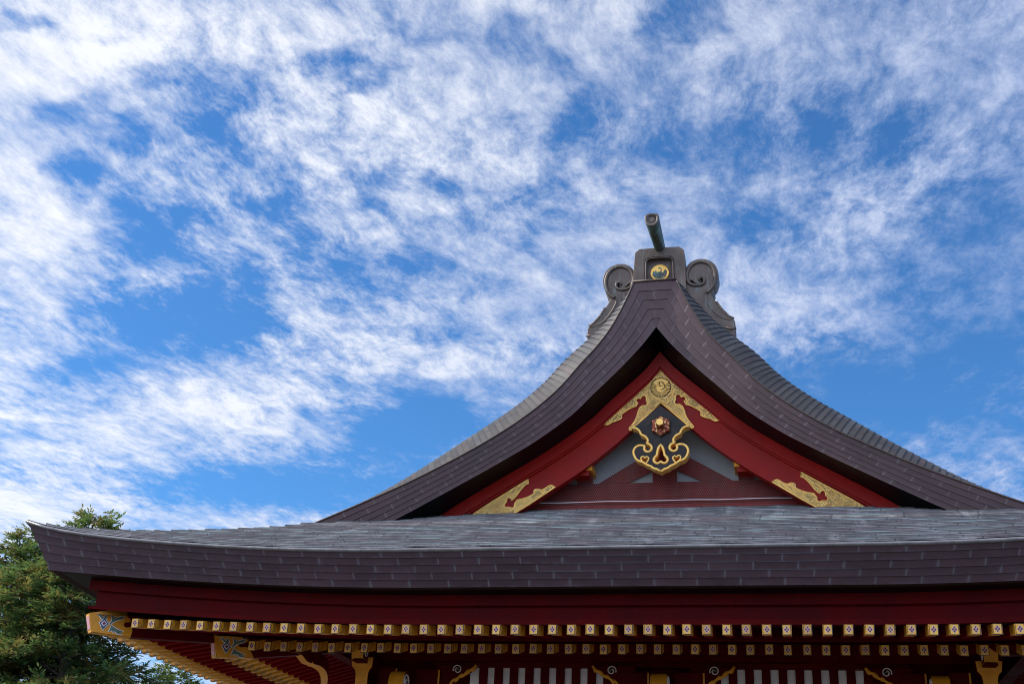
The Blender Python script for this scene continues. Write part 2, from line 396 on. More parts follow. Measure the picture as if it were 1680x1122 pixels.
def greentube(t, b):
    p = oc(t); k = t.ramp(t.noise(p, 6, 6, 0.7), 0.42, 0.62)
    t.put(b.inputs['Base Color'], t.mix(k, (0.055, 0.06, 0.055), (0.10, 0.19, 0.165))); b.inputs['Roughness'].default_value = 0.55
    b.inputs['Metallic'].default_value = 0.2; bump(t, b, t.noise(p, 25, 4, 0.6), 0.3, 0.004)
M_TUBE = mat('green_copper', greentube)
M_RETURN = plain('copper_return', (0.034, 0.023, 0.020), 0.75, 0.3, 3, spec=0.08, bmp=0.05)
M_BLACK = plain('black_lacquer', (0.004, 0.004, 0.005), 0.4, 0.4, 4, spec=0.12, bmp=0.05)
M_BLACKP = plain('pendant_lacquer', (0.020, 0.013, 0.011), 0.35, 0.8, 5, spec=0.25, bmp=0.1)
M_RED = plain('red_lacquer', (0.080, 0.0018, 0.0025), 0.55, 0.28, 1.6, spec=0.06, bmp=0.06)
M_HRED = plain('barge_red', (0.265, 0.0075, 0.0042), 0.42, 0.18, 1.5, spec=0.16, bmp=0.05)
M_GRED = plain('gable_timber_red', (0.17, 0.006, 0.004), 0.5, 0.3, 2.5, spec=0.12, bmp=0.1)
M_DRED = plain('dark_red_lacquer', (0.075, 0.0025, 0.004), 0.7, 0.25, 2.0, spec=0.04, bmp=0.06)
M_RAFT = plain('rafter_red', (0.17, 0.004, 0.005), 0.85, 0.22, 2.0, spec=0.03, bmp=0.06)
def plate_paint(t, b):
    oi = t.node('ShaderNodeObjectInfo'); n = t.noise(oc(t), 18, 5, 0.65)
    c = t.mix(oi.outputs['Random'], (0.60, 0.28, 0.03), (0.95, 0.50, 0.06))
    c = t.mix(t.math('MULTIPLY', t.ramp(n, 0.56, 0.72), 0.55), c, (0.20, 0.11, 0.04))
    t.put(b.inputs['Base Color'], c); t.put(b.inputs['Roughness'], t.ramp(n, 0.3, 0.7, 0.35, 0.6))
M_PLATE = mat('plate_gold_paint', plate_paint)
M_WHITE = plain('white_plaster', (0.88, 0.84, 0.82), 0.75, 0.06, 2.0, bmp=0.1)
M_GREYW = plain('grey_plaster', (0.40, 0.42, 0.43), 0.8, 0.08, 2.0, bmp=0.1)
M_OCHRE = plain('ochre_paint', (0.66, 0.27, 0.014), 0.5, 0.15, 6, spec=0.35, bmp=0.08)
def ochre_motif(t, b):
    p = oc(t)
    n1 = t.noise(p, 9.0, 2, 0.5); n2 = t.noise(t.vmath('ADD', p, (7.1, 3.3, 1.7)), 11.0, 2, 0.5)
    c = t.mix(t.ramp(t.noise(p, 4, 4, 0.6), 0.3, 0.7), (0.62, 0.28, 0.016), (0.80, 0.38, 0.024))
    c = t.mix(t.math('MULTIPLY', t.ramp(n1, 0.56, 0.62), 0.55), c, (0.10, 0.13, 0.06))
    c = t.mix(t.math('MULTIPLY', t.ramp(n2, 0.60, 0.65), 0.6), c, (0.24, 0.035, 0.05))
    t.put(b.inputs['Base Color'], c); b.inputs['Roughness'].default_value = 0.55
M_OMOTIF = mat('ochre_flower_paint', ochre_motif)
def gold_plain(t, b):
    n = t.noise(oc(t), 14, 5, 0.6)
    t.put(b.inputs['Base Color'], t.mix(t.ramp(n, 0.3, 0.7), (1.0, 0.52, 0.09), (1.0, 0.67, 0.19)))
    b.inputs['Metallic'].default_value = 0.3; t.put(b.inputs['Roughness'], t.ramp(n, 0.3, 0.7, 0.3, 0.5)); bump(t, b, n, 0.1, 0.003)
M_GOLD = mat('gold_leaf', gold_plain)
def gold_eng(t, b):
    p = oc(t)
    mp = t.node('ShaderNodeMapping'); t.put(mp.inputs[0], p); mp.inputs['Rotation'].default_value = (R(90), 0, R(0))
    br = t.node('ShaderNodeTexBrick', offset=0.5, squash=0.6, squash_frequency=3, offset_frequency=2)
    rot = t.node('ShaderNodeVectorRotate', rotation_type='Y_AXIS'); t.put(rot.inputs['Vector'], t.vmath('ADD', p, t.vmath('SCALE', t.vmath('SUBTRACT', t.noise(p, 6, 1, 0.5, out=1), (0.5, 0.5, 0.5)), scale=0.05))); rot.inputs['Angle'].default_value = R(40)
    s = t.node('ShaderNodeSeparateXYZ'); t.put(s.inputs[0], rot.outputs[0])
    cv = t.node('ShaderNodeCombineXYZ'); t.put(cv.inputs[0], s.outputs[0]); t.put(cv.inputs[1], s.outputs[2])
    t.put(br.inputs['Vector'], cv.outputs[0]); br.inputs['Scale'].default_value = 9.5
    br.inputs['Mortar Size'].default_value = 0.06; br.inputs['Brick Width'].default_value = 1.1; br.inputs['Row Height'].default_value = 0.36; br.inputs['Mortar Smooth'].default_value = 0.3
    g = br.outputs['Fac']
    n = t.noise(p, 10, 4, 0.6)
    k = t.math('MULTIPLY', g, t.ramp(n, 0.35, 0.6, 0.7, 1.0))
    base = t.mix(t.ramp(n, 0.3, 0.7), (1.0, 0.54, 0.10), (1.0, 0.68, 0.20))
    t.put(b.inputs['Base Color'], t.mix(k, base, (0.13, 0.065, 0.02)))
    b.inputs['Metallic'].default_value = 0.25; t.put(b.inputs['Roughness'], t.ramp(n, 0.3, 0.7, 0.3, 0.5))
    bump(t, b, t.math('MULTIPLY', g, -1.0), 0.6, 0.006)
M_GOLDE = mat('engraved_gold', gold_eng)
M_ENGR = plain('engraved_line', (0.30, 0.155, 0.035), 0.5, 0.3)
M_GOLDD = plain('engraving_dark', (0.07, 0.04, 0.015), 0.6, 0.3)
M_ROSE = None
def rosette(t, b):
    n = t.noise(oc(t), 22, 3, 0.6)
    k = t.ramp(n, 0.55, 0.62)
    t.put(b.inputs['Base Color'], t.mix(k, (0.20, 0.035, 0.015), (0.75, 0.47, 0.2))); t.put(b.inputs['Metallic'], 0.6); b.inputs['Roughness'].default_value = 0.35
M_ROSE = mat('rosette_copper', rosette)
M_PWHITE = plain('painted_white', (0.80, 0.74, 0.70), 0.5, 0.05)
M_PPINK = plain('painted_pink', (0.62, 0.30, 0.33), 0.5, 0.1)
M_PRED = plain('painted_crimson', (0.17, 0.012, 0.03), 0.5, 0.1)
M_PGREEN = plain('painted_green', (0.10, 0.17, 0.12), 0.5, 0.15)
M_PBLUE = plain('painted_blue', (0.03, 0.05, 0.16), 0.5, 0.1)
M_OUTL = plain('dark_outline', (0.05, 0.035, 0.03), 0.5, 0.1)
M_NET = plain('net_wire', (0.16, 0.135, 0.12), 0.5, 0.1, metal=0.3, bmp=0)
M_STONE = plain('stone', (0.34, 0.33, 0.31), 0.85, 0.2, 1.5, bmp=0.4)
def gravel(t, b):
    p = oc(t)
    n = t.noise(p, 40, 6, 0.7); m = t.noise(p, 0.25, 4, 0.6)
    k = t.math('ADD', t.math('MULTIPLY', n, 0.6), t.math('MULTIPLY', m, 0.4))
    t.put(b.inputs['Base Color'], t.mix(t.ramp(k, 0.3, 0.7), (0.07, 0.062, 0.052), (0.15, 0.135, 0.115))); b.inputs['Roughness'].default_value = 0.9
    bump(t, b, n, 0.6, 0.02)
M_GROUND = mat('gravel', gravel)

# ------------------------------------------------------------------ the roof's shape
W = 10.18            # half length of the front eave, at the corner tip
YB = 16.0            # depth of the roof, front eave to back eave
YG = 3.6             # plane of the gable's edge
SLOPE = 0.397
OX = [0.41, 0.53, 0.68, 0.88, 1.13, 1.43, 1.85, 2.40, 3.10, 3.90, 4.80, 5.80, 6.80, 10.18]
OZ = [12.52, 12.22, 11.89, 11.52, 11.17, 10.83, 10.33, 9.85, 9.375, 8.93, 8.485, 8.055, 7.645, 6.27]
IX = [0.0, 0.24, 0.41, 0.80, 1.2, 1.6, 2.0, 2.4, 2.8, 3.2, 3.6, 4.0, 4.4, 4.8, 5.2, 6.2]
IZ = [11.60, 11.275, 11.075, 10.66, 10.265, 9.86, 9.55, 9.275, 9.04, 8.81, 8.59, 8.37, 8.155, 7.94, 7.74, 7.26]
RX = [0.0, 0.26, 0.57, 1.02, 1.356, 1.694, 2.031, 2.368, 2.705, 3.042, 3.379, 3.716, 4.053, 4.39, 5.2]
RZ = [11.39, 11.055, 10.755, 10.345, 10.015, 9.745, 9.507, 9.287, 9.082, 8.887, 8.69, 8.49, 8.28, 8.05, 7.52]
BX = [0.0, 0.62, 0.794, 0.971, 1.149, 1.327, 1.504, 1.682, 1.859, 2.037, 2.214, 2.392, 2.569, 2.747, 2.925, 3.6]
BZ = [10.32, 9.75, 9.588, 9.431, 9.285, 9.145, 9.011, 8.888, 8.772, 8.655, 8.537, 8.418, 8.305, 8.19, 8.08, 7.66]
def oz(x): return interp(OX, OZ, x)
def lipup(e):       # upturn of the roof's lip, e = distance from the corner along the eave
    t = max(0.0, (6.68-e)/6.68); return 0.47*t*t+0.10*t**14
def botup(e):
    t = max(0.0, (6.68-e)/6.68); return 0.335*t**1.8
def raftup(e):
    t = max(0.0, (6.68-e)/6.68); return 0.19*t**2.0
def pz(d): return 6.27+SLOPE*d if d < 3.38 else oz(W-d)
def roofz(d, e):    # front and side roofs below the gable
    return pz(d)+lipup(max(e, 0))*max(0.0, 1-d/4.4)

hall = empty('shrine_hall', (0, 0, 0))
tag(hall, 'red and gold shrine hall with a curved dark copper gable roof and painted eaves', 'building')

# side frames: local (a along the eave, b inwards, z) -> world
def side_front(a, b, z): return (a, b, z)
def side_back(a, b, z): return (-a, YB-b, z)
def side_left(a, b, z): return (-W+b, YB/2-a, z)
def side_right(a, b, z): return (W-b, YB/2+a, z)
SIDES = [(side_front, W), (side_left, YB/2), (side_back, W), (side_right, YB/2)]

def avals(A):
    n = int(A*2/0.35); return [-A+2*A*i/n for i in range(n+1)]

def build_roofs():
    # skirt roof, all four sides, as overlapping copper courses
    m = MB(); pitch = 0.215; lift = 0.032
    for fn, A in SIDES:
        front = A == W
        nrow = 24 if front else 16
        for j in range(nrow):
            d0, d1 = j*pitch, (j+1)*pitch
            for (da, db, za, zb) in ((d0, d1, lift, 0.0), (d0, d0, -0.006, lift)):
                if da == db and j == 0: continue
                ra, rb, ua, ub = [], [], [], []
                for s in [i/80 for i in range(81)]:
                    # finer near the corners
                    q = (2*s-1); a0 = (A-da)*q; a1 = (A-db)*q
                    e0, e1 = A-abs(a0), A-abs(a1)
                    jit = 0.004*math.sin(a0*5.1+j*2.3)+0.003*math.sin(a0*13+j)
                    ra.append(fn(a0, da, roofz(da, e0)+za+(jit if za > 0 else 0))); rb.append(fn(a1, db, roofz(db, e1)+zb+(jit if da == db else 0)))
                    ua.append((a0, j+0.001)); ub.append((a1, j+0.999))
                m.grid([ra, rb], 0, [ua, ub], smooth=False)
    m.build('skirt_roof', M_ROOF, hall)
    # gable roof: two slopes, each course curving down to the gable's edge
    m = MB()
    xs = [0.41]; 
    while xs[-1] < 6.95:
        x = xs[-1]; sl = (oz(x+0.02)-oz(x))/0.02; xs.append(x+0.128/math.sqrt(1+sl*sl))
    def hn(x): return interp([0.41, 0.7, 1.1, 1.7, 3.0, 4.4, 5.8, 6.9, 8], [0.10, 0.30, 0.46, 0.54, 0.52, 0.36, 0.13, 0.0, 0.0], x)
    L = 0.75
    ds = [0, 0.03, 0.08, 0.16, 0.26, 0.38, 0.52, 0.66, 0.75, 1.6, 3, 4.4]
    def pt(x, d, off, sg, back):
        sl = (oz(x+0.01)-oz(x-0.01))/0.02 if x > 0.43 else (oz(0.44)-oz(0.42))/0.02
        n = Vector((-sl, 0, 1)).normalized()
        t = min(1, d/L); h = hn(x)*(1-abs(1-t)**2.6)+off
        y = YG+d if not back else YB-YG-d
        return (sg*(x+n.x*h), y, oz(x)+n.z*h)
    for sg in (-1, 1):
        for back in (False, True):
            for j in range(len(xs)-1):
                xa, xb = xs[j], xs[j+1]
                A = [pt(xa, d, 0.0, sg, back) for d in ds]; B = [pt(xb, d, 0.017, sg, back) for d in ds]
                Cc = [pt(xb, d, -0.008, sg, back) for d in ds]
                ua = [(d, j+0.999) for d in ds]; ub = [(d, j+0.001) for d in ds]
                m.grid([A, B], 0, [ua, ub], smooth=False); m.grid([B, Cc], 0, [ub, ub], smooth=False)
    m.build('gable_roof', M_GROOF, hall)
    # eave lip and shingled eave edge
    lip = MB(); edge = MB(); sof = MB()
    rows = [0, 0.17, 0.375, 0.585, 0.79, 1.0]
    for fn, A in SIDES:
        av = avals(A)
        def P(a, b, z): return fn(a*(A-b)/A, b, z)
        prof = [(0.0, 0.022), (-0.018, 0.014), (-0.022, -0.008), (-0.012, -0.03), (0.025, -0.036)]
        lip.grid([[P(a, b, 6.27+lipup(A-abs(a))+dz) for a in av] for b, dz in prof], 0, smooth=True)
        for k in range(5):
            f0, f1 = rows[k], rows[k+1]
            top, bot, ut, ub, und = [], [], [], [], []
            for a in av:
                e = A-abs(a); zt = 6.238+lipup(e); zb = 5.758+botup(e)
                b0, b1 = 0.02+0.34*f0, 0.02+0.34*f1
                w = 0.004*math.sin(a*9+k*2)
                top.append(P(a, b0+0.010, zt+(zb-zt)*f0+0.002)); bot.append(P(a, b1-0.012+w*0.4, zt+(zb-zt)*f1)); und.append(P(a, b1+0.008, zt+(zb-zt)*f1+0.002))
                ut.append((a/0.655+0.13*k, k+0.001)); ub.append((a/0.655+0.13*k, k+0.999))
            edge.grid([top, bot], 0, [ut, ub], smooth=False); edge.grid([bot, und], 0, [ub, ub], smooth=False)
        # black lacquered underside, then the copper return at its outer margin
        r0 = [P(a, 0.36, 5.758+botup(A-abs(a))) for a in av]; r1 = [P(a, 0.50, 5.757+botup(A-abs(a))) for a in av]
        r2 = [P(a, 0.90, 5.745+botup(A-abs(a))*0.9) for a in av]; r3 = [P(a, 1.0, 5.86+botup(A-abs(a))*0.9) for a in av]
        sof.grid([r0, r1], 1, smooth=False); sof.grid([r1, r2, r3], 0, smooth=False)
    eo = edge.build('eave_edge', M_EDGE, hall); lip.build('eave_lip', M_LIP, eo)
    sof.build('eave_soffit', [M_BLACK, M_RETURN], hall)
build_roofs()

def build_gable():
    # thick shingled gable edge: one strip of five courses running over the apex
    edge = MB()
    n = 60; xo = [0.41+(7.6-0.41)*(i/n)**1.25 for i in range(n+1)]
    rows = [0, 0.21, 0.41, 0.61, 0.81, 1.0]
    def arm(x, f, fw):
        xi = x-(0.41-0.19*min(1, (x-0.41)/6)); zo_ = oz(x); zi = interp(IX, IZ, max(xi, 0.0))
        return (x+(xi-x)*f, YG+0.02+0.18*f-fw, zo_+(zi-zo_)*f)
    arcs = [0]
    for i in range(n): arcs.append(arcs[-1]+math.hypot(xo[i+1]-xo[i], oz(xo[i+1])-oz(xo[i])))
    for k in range(5):
        f0, f1 = rows[k], rows[k+1]
        for sg in (-1, 1):
            T = [arm(x, f0, -0.004) for x in xo]; B = [arm(x, f1, 0.012) for x in xo]; U = [arm(x, f1, -0.006) for x in xo]
            off = 0.5 if k % 2 else 0.0
            ut = [(a/0.62+0.21*k+0.02, k+0.001) for a in arcs]; ub = [(a/0.62+0.21*k+0.02, k+0.999) for a in arcs]
            mir = lambda L_: [(sg*p[0], p[1], p[2]) for p in L_]
            edge.grid([mir(T), mir(B)], 0, [ut, ub], smooth=False); edge.grid([mir(B), mir(U)], 0, [ub, ub], smooth=False)
        a, b, c = arm(xo[0], f0, -0.004), arm(xo[0], f1, 0.010), arm(xo[0], f1, -0.006)
        L_ = lambda p: (-p[0], p[1], p[2])
        if b[0] > 1e-3:
            edge.face([L_(a), a, b, L_(b)], 0, [(0.2, k+.001), (.8, k+.001), (.8, k+.999), (.2, k+.999)]); edge.face([L_(b), b, c, L_(c)], 0, [(.5, k+.9)]*4)
        else:
            edge.face([L_(a), a, b], 0, [(0.2, k+.001), (.8, k+.001), (.5, k+.999)])
    eo = edge.build('gable_edge', M_GEDGE, hall)
    lp = MB()      # thin rounded lip along the top of the edge
    for sg in (-1, 1):
        lp.tube([(sg*x, YG+0.012, oz(x)+0.004) for x in xo], 0.017, 6)
    lp.tube([(-0.42, YG+0.012, 12.525), (0.42, YG+0.012, 12.525)], 0.022, 6)
    lp.face([(-0.42, YG, 12.53), (0.42, YG, 12.53), (0.42, 4.8, 12.53), (-0.42, 4.8, 12.53)])
    lp.build('gable_lip', M_COPPER, eo)
    # black lacquered soffit between the edge and the barge boards, carried back to the gable wall
    s = MB()
    m_ = 40
    for sg in (-1, 1):
        A, B, Cc = [], [], []
        for i in range(m_+1):
            t = i/m_; xi = 5.7*t; xr = 4.9*t
            A.append((sg*xi, YG+0.2, interp(IX, IZ, xi))); B.append((sg*xr, 4.6, interp(RX, RZ, xr)+0.0)); Cc.append((sg*xr, 5.3, interp(RX, RZ, xr)+0.02))
        s.grid([A, B, Cc], 0, smooth=True)
    s.build('gable_soffit', M_BLACK, hall)
    # barge boards
    for sg in (-1, 1):
        m = MB(); n2 = 44
        xr = [0.0+4.9*i/n2 for i in range(n2+1)]
        def band(f0, f1, y0, y1):
            """board strip between fractions of the way from the outer to the inner outline"""
            rows_ = []
            def q(x, f):
                xb = x*(3.45/4.9); zr, zb = interp(RX, RZ, x), interp(BX, BZ, xb)
                return (sg*(x+(xb-x)*f), zr+(zb-zr)*f)
            a = [q(x, f0) for x in xr]; b = [q(x, f1) for x in xr]
            m.grid([[(p[0], y1, p[1]) for p in a], [(p[0], y0, p[1]) for p in a], [(p[0], y0, p[1]) for p in b], [(p[0], y1, p[1]) for p in b]], 0, smooth=False)
        band(0.0, 0.30, 4.50, 4.75); band(0.30, 0.345, 4.545, 4.75); band(0.345, 0.94, 4.60, 4.75); band(0.94, 1.0, 4.585, 4.78)
        bo = m.build('barge_board', M_HRED, hall)
        if sg < 0: bl = bo
        else: brt = bo
    AP = [(0.0, 11.025), (1.153, 9.932), (1.042, 9.905), (0.953, 9.96), (0.865, 9.985), (0.772, 10.031), (0.772, 10.11), (0.704, 10.165), (0.588, 10.238), (0.489, 10.271), (0.416, 10.322), (0.444, 10.384), (0.413, 10.439), (0.351, 10.446), (0.286, 10.446), (0.253, 10.39), (0.266, 10.33), (0.272, 10.29), (0.326, 10.271), (0.367, 10.278), (0.414, 10.24), (0.45, 10.153), (0.473, 10.06), (0.521, 9.953), (0.584, 9.867), (0.628, 9.807), (0.59, 9.774), (0.521, 9.832), (0.0, 10.328)]
    CO = [(3.793, 8.086), (3.415, 8.328), (3.0, 8.586), (2.587, 8.84), (2.583, 8.745), (2.646, 8.72), (2.735, 8.619), (2.815, 8.503), (2.862, 8.452), (2.922, 8.431), (2.974, 8.464), (3.022, 8.432), (3.015, 8.374), (3.034, 8.327), (2.995, 8.282), (2.928, 8.285), (2.871, 8.308), (2.855, 8.359), (2.868, 8.4), (2.795, 8.43), (2.684, 8.445), (2.549, 8.496), (2.471, 8.545), (2.474, 8.604), (2.407, 8.637), (2.326, 8.613), (2.241, 8.652), (2.151, 8.709), (2.05, 8.669), (2.56, 8.324), (2.947, 8.085)]
    def lobe(cx, cz, r, a0, a1, n=7): return [(cx+r*math.cos(R(a0+(a1-a0)*i/n)), cz+r*math.sin(R(a0+(a1-a0)*i/n))) for i in range(n+1)]
    tre = lobe(0.438, 10.392, 0.050, -75, 140)+lobe(0.338, 10.437, 0.055, 35, 205)+lobe(0.318, 10.328, 0.054, 125, 310)
    AP = AP[:2]+spline(AP[1:10], 2)[1:]+tre+spline(AP[20:27], 2)+AP[27:]
    full = [(-x, z) for x, z in AP[1:]][::-1]+AP[:1]+AP[1:]
    # apex plate: right outline down, inner apex, left outline back up
    loop = AP+[(-x, z) for x, z in reversed(AP[1:-1])]
    g = fillplate('gold_fitting', [loop], 4.572, 4.60, M_GOLDE, M_GOLD, bl, 0.004)
    g['label'] = 'engraved gold apex plate with a round crane crest'
    rim = MB(); rim.tube([(x, 4.572, z) for x, z in AP[1:]], 0.013, 6, flat=0.010); rim.tube([(-x, 4.572, z) for x, z in AP[1:]], 0.013, 6, flat=0.010)
    # crane crest, engraved: ring, feathers, neck, raised body disc
    cx, cz, cr = 0.0, 10.648, 0.195
    rim2 = MB()
    circ = [(cx+cr*math.cos(a*math.pi/20), 4.568, cz+cr*math.sin(a*math.pi/20)) for a in range(40)]
    rim2.tube(circ, 0.010, 6, closed=True, mat=1)
    rim2.prism([(p[0], p[2]) for p in circ], 4.566, 4.573, 0, 0)
    for k in range(23):
        a = R(-228+k*11.5) if k else R(-228)
        a = R(150+k*(240/22.0))
        p0 = (cx+0.085*math.cos(a), 4.565, cz+0.085*math.sin(a)-0.01); p1 = (cx+cr*0.95*math.cos(a), 4.565, cz+cr*0.95*math.sin(a))
        rim2.tube([p0, p1], [0.004, 0.009], 4, mat=1)
    neck = spline([(0.0, 10.60), (0.045, 10.61), (0.075, 10.66), (0.06, 10.73), (0.015, 10.765), (-0.025, 10.745), (-0.02, 10.70), (0.01, 10.67)], 4)
    rim2.tube([(x, 4.562, z) for x, z in neck], 0.009, 5, mat=1)
    rim2.tube([(x-0.03, 4.562, z+0.004) for x, z in neck[len(neck)//3:]], 0.012, 5, mat=0)
    rim2.build('crane_crest', [M_GOLD, M_GOLDD], bl)
    rim.build('fitting_rim', M_GOLD, bl)
    def engrave(poly, plate, skip=None):
        e = MB(); cell = 0.105
        def inside(x, z):
            c_ = False; n_ = len(poly)
            for i in range(n_):
                x0, z0 = poly[i]; x1, z1 = poly[i-1]
                if (z0 > z) != (z1 > z) and x < (x1-x0)*(z-z0)/(z1-z0)+x0: c_ = not c_
            return c_
        ok = lambda x, z: all(inside(x+dx, z+dz) for dx, dz in ((0.028, 0), (-0.028, 0), (0, 0.028), (0, -0.028))) and not (skip and math.hypot(x-skip[0], z-skip[1]) < skip[2])
        rnd = random.Random(4); q = 0.5**0.5
        cx = sum(p[0] for p in poly)/len(poly); cz = sum(p[1] for p in poly)/len(poly)
        for i in range(-24, 25):
            for j in range(-24, 25):
                hor = (i+j) % 2 == 0
                for k in (-1, 0, 1):
                    if rnd.random() < 0.12: continue
                    o_ = k*0.034; L_ = 0.043 if k else 0.05
                    sh = rnd.choice((-0.012, 0.0, 0.012))
                    a_, b_ = ((-L_+sh, o_), (L_+sh, o_)) if hor else ((o_, -L_+sh), (o_, L_+sh))
                    def tr(p): u, v = i*cell+p[0], j*cell+p[1]; return (cx+(u-v)*q, cz+(u+v)*q)
                    A_, B_ = tr(a_), tr(b_)
                    if not (ok(*A_) and ok(*B_)): continue
                    tx, tz = B_[0]-A_[0], B_[1]-A_[1]; l = math.hypot(tx, tz); nx, nz = -tz/l*0.0062, tx/l*0.0062
                    e.prism([(A_[0]-nx, A_[1]-nz), (B_[0]-nx, B_[1]-nz), (B_[0]+nx, B_[1]+nz), (A_[0]+nx, A_[1]+nz)], 4.5605, 4.5715, 2, 2)
        bm = bmesh.new(); bm.from_mesh(plate.data)
        plate.data.materials.append(M_ENGR)
        vs = [bm.verts.new(p) for p in e.v]
        for f_ in e.f:
            fc = bm.faces.new([vs[i] for i in f_]); fc.material_index = 2
        bm.to_mesh(plate.data); bm.free()
    engrave(loop, g, (0.0, 10.648, 0.235))
    for sg, par in ((-1, bl), (1, brt)):
        tc = lobe(2.958, 8.425, 0.050, 190, -20)+lobe(2.998, 8.325, 0.052, 75, -125)+lobe(2.893, 8.312, 0.050, -40, -215)
        lp_ = [(sg*x, z) for x, z in CO[:4]+spline(CO[4:9], 2)+tc+spline(CO[19:29], 2)+CO[29:]]
        gp = fillplate('gold_fitting', [lp_], 4.572, 4.60, M_GOLDE, M_GOLD, par, 0.004); gp['label'] = 'engraved gold plate at the foot of the barge board'
        r_ = MB(); r_.tube([(x, 4.571, z) for x, z in lp_], 0.011, 6, flat=0.009, closed=True); r_.build('fitting_rim', M_GOLD, par); engrave(lp_, gp)
    return bl
BARGE = build_gable()

def build_pendant():
    G = [(0.0, 8.865), (0.08, 8.914), (0.157, 8.94), (0.191, 8.974), (0.255, 9.0), (0.322, 9.042), (0.353, 9.066), (0.401, 9.08), (0.47, 9.118), (0.518, 9.196), (0.54, 9.281), (0.52, 9.356), (0.469, 9.41), (0.401, 9.433), (0.32, 9.425), (0.292, 9.404), (0.30, 9.356), (0.29, 9.319), (0.247, 9.297), (0.204, 9.316), (0.186, 9.355), (0.202, 9.404), (0.24, 9.428), (0.272, 9.443), (0.286, 9.47), (0.255, 9.499), (0.274, 9.545), (0.312, 9.588), (0.365, 9.616), (0.396, 9.638), (0.403, 9.675), (0.434, 9.718), (0.489, 9.758), (0.556, 9.765), (0.50, 9.80), (0.0, 10.225)]
    Gs = G[:1]+spline(G[1:34], 2)+G[34:]
    outer = Gs+[(-x, z) for x, z in reversed(Gs[1:-1])]
    tref = spline([(0.0, 9.375), (0.045, 9.29), (0.06, 9.203), (0.098, 9.165), (0.108, 9.108), (0.068, 9.069), (0.03, 9.075), (0.0, 9.097), (-0.03, 9.075), (-0.068, 9.069), (-0.108, 9.108), (-0.098, 9.165), (-0.06, 9.203), (-0.045, 9.29)], 2, True)
    H = [(0.306, 9.064), (0.352, 9.122), (0.354, 9.16), (0.32, 9.171), (0.302, 9.149), (0.279, 9.167), (0.25, 9.147), (0.262, 9.105)]
    loops = [outer, tref, H, [(-x, z) for x, z in H]]
    p = fillplate('gable_pendant', loops, 4.45, 4.66, M_BLACKP, M_GOLD, hall)
    p['label'] = 'black lacquered pendant with cusped gold outline'
    t = MB()
    vis = Gs[:-2]
    def inset(pts, d, closed=False):
        out = []; N = len(pts)
        for i in range(N):
            a = pts[(i-1) % N] if (closed or i) else pts[i]; b = pts[(i+1) % N] if (closed or i < N-1) else pts[i]
            tx, tz = b[0]-a[0], b[1]-a[1]; l = math.hypot(tx, tz) or 1
            out.append((pts[i][0]-tz/l*d, pts[i][1]+tx/l*d))
        return out
    iv = inset(vis, 0.016)
    iv = [(max(x, 0), z) for x, z in iv]
    for sg in (-1, 1): t.tube([(sg*x, 4.448, z) for x, z in iv], 0.025, 6, flat=0.02)
    ex = lambda pts, c, k: [(c[0]+(x-c[0])*k, c[1]+(z-c[1])*k) for x, z in pts]
    t.tube([(x, 4.448, z) for x, z in ex(tref, (0, 9.17), 1.22)], 0.025, 6, flat=0.02, closed=True)
    for sg in (-1, 1):
        hh = [(sg*x, z) for x, z in ex(H, (0.303, 9.115), 1.4)]
        t.tube([(x, 4.448, z) for x, z in spline(hh, 2, True)], 0.015, 6, flat=0.014, closed=True)
    t.build('gold_trim', M_GOLD, p)
    r = MB()      # six-lobed rosette with its peg
    c = (0.012, 9.785)
    pts = []
    for k in range(12):
        a = R(90+k*30); rr = 0.205 if k % 2 == 0 else 0.168
        pts.append((c[0]+rr*math.cos(a), c[1]+rr*math.sin(a)))
    pts = spline(pts, 2, True)
    ring = lambda k, y: [(c[0]+(x-c[0])*k, y, c[1]+(z-c[1])*k) for x, z in pts]
    r.grid([ring(1.0, 4.46), ring(1.0, 4.385), ring(0.9, 4.365), ring(0.62, 4.36), ring(0.60, 4.335), ring(0.40, 4.325)], 0, closed=True, smooth=False)
    r.face(ring(0.40, 4.325), 0)
    ro = r.build('rosette', M_ROSE, p)
    q = MB(); disc = lambda rr, y: [(c[0]+rr*math.cos(a*math.pi/10), y, c[1]+rr*math.sin(a*math.pi/10)) for a in range(20)]
    q.grid([disc(0.085, 4.34), disc(0.078, 4.19), disc(0.066, 4.175)], 0, closed=True); q.face(disc(0.066, 4.175), 1); q.build('rosette_peg', [M_ROSE, M_GOLD], p)
build_pendant()

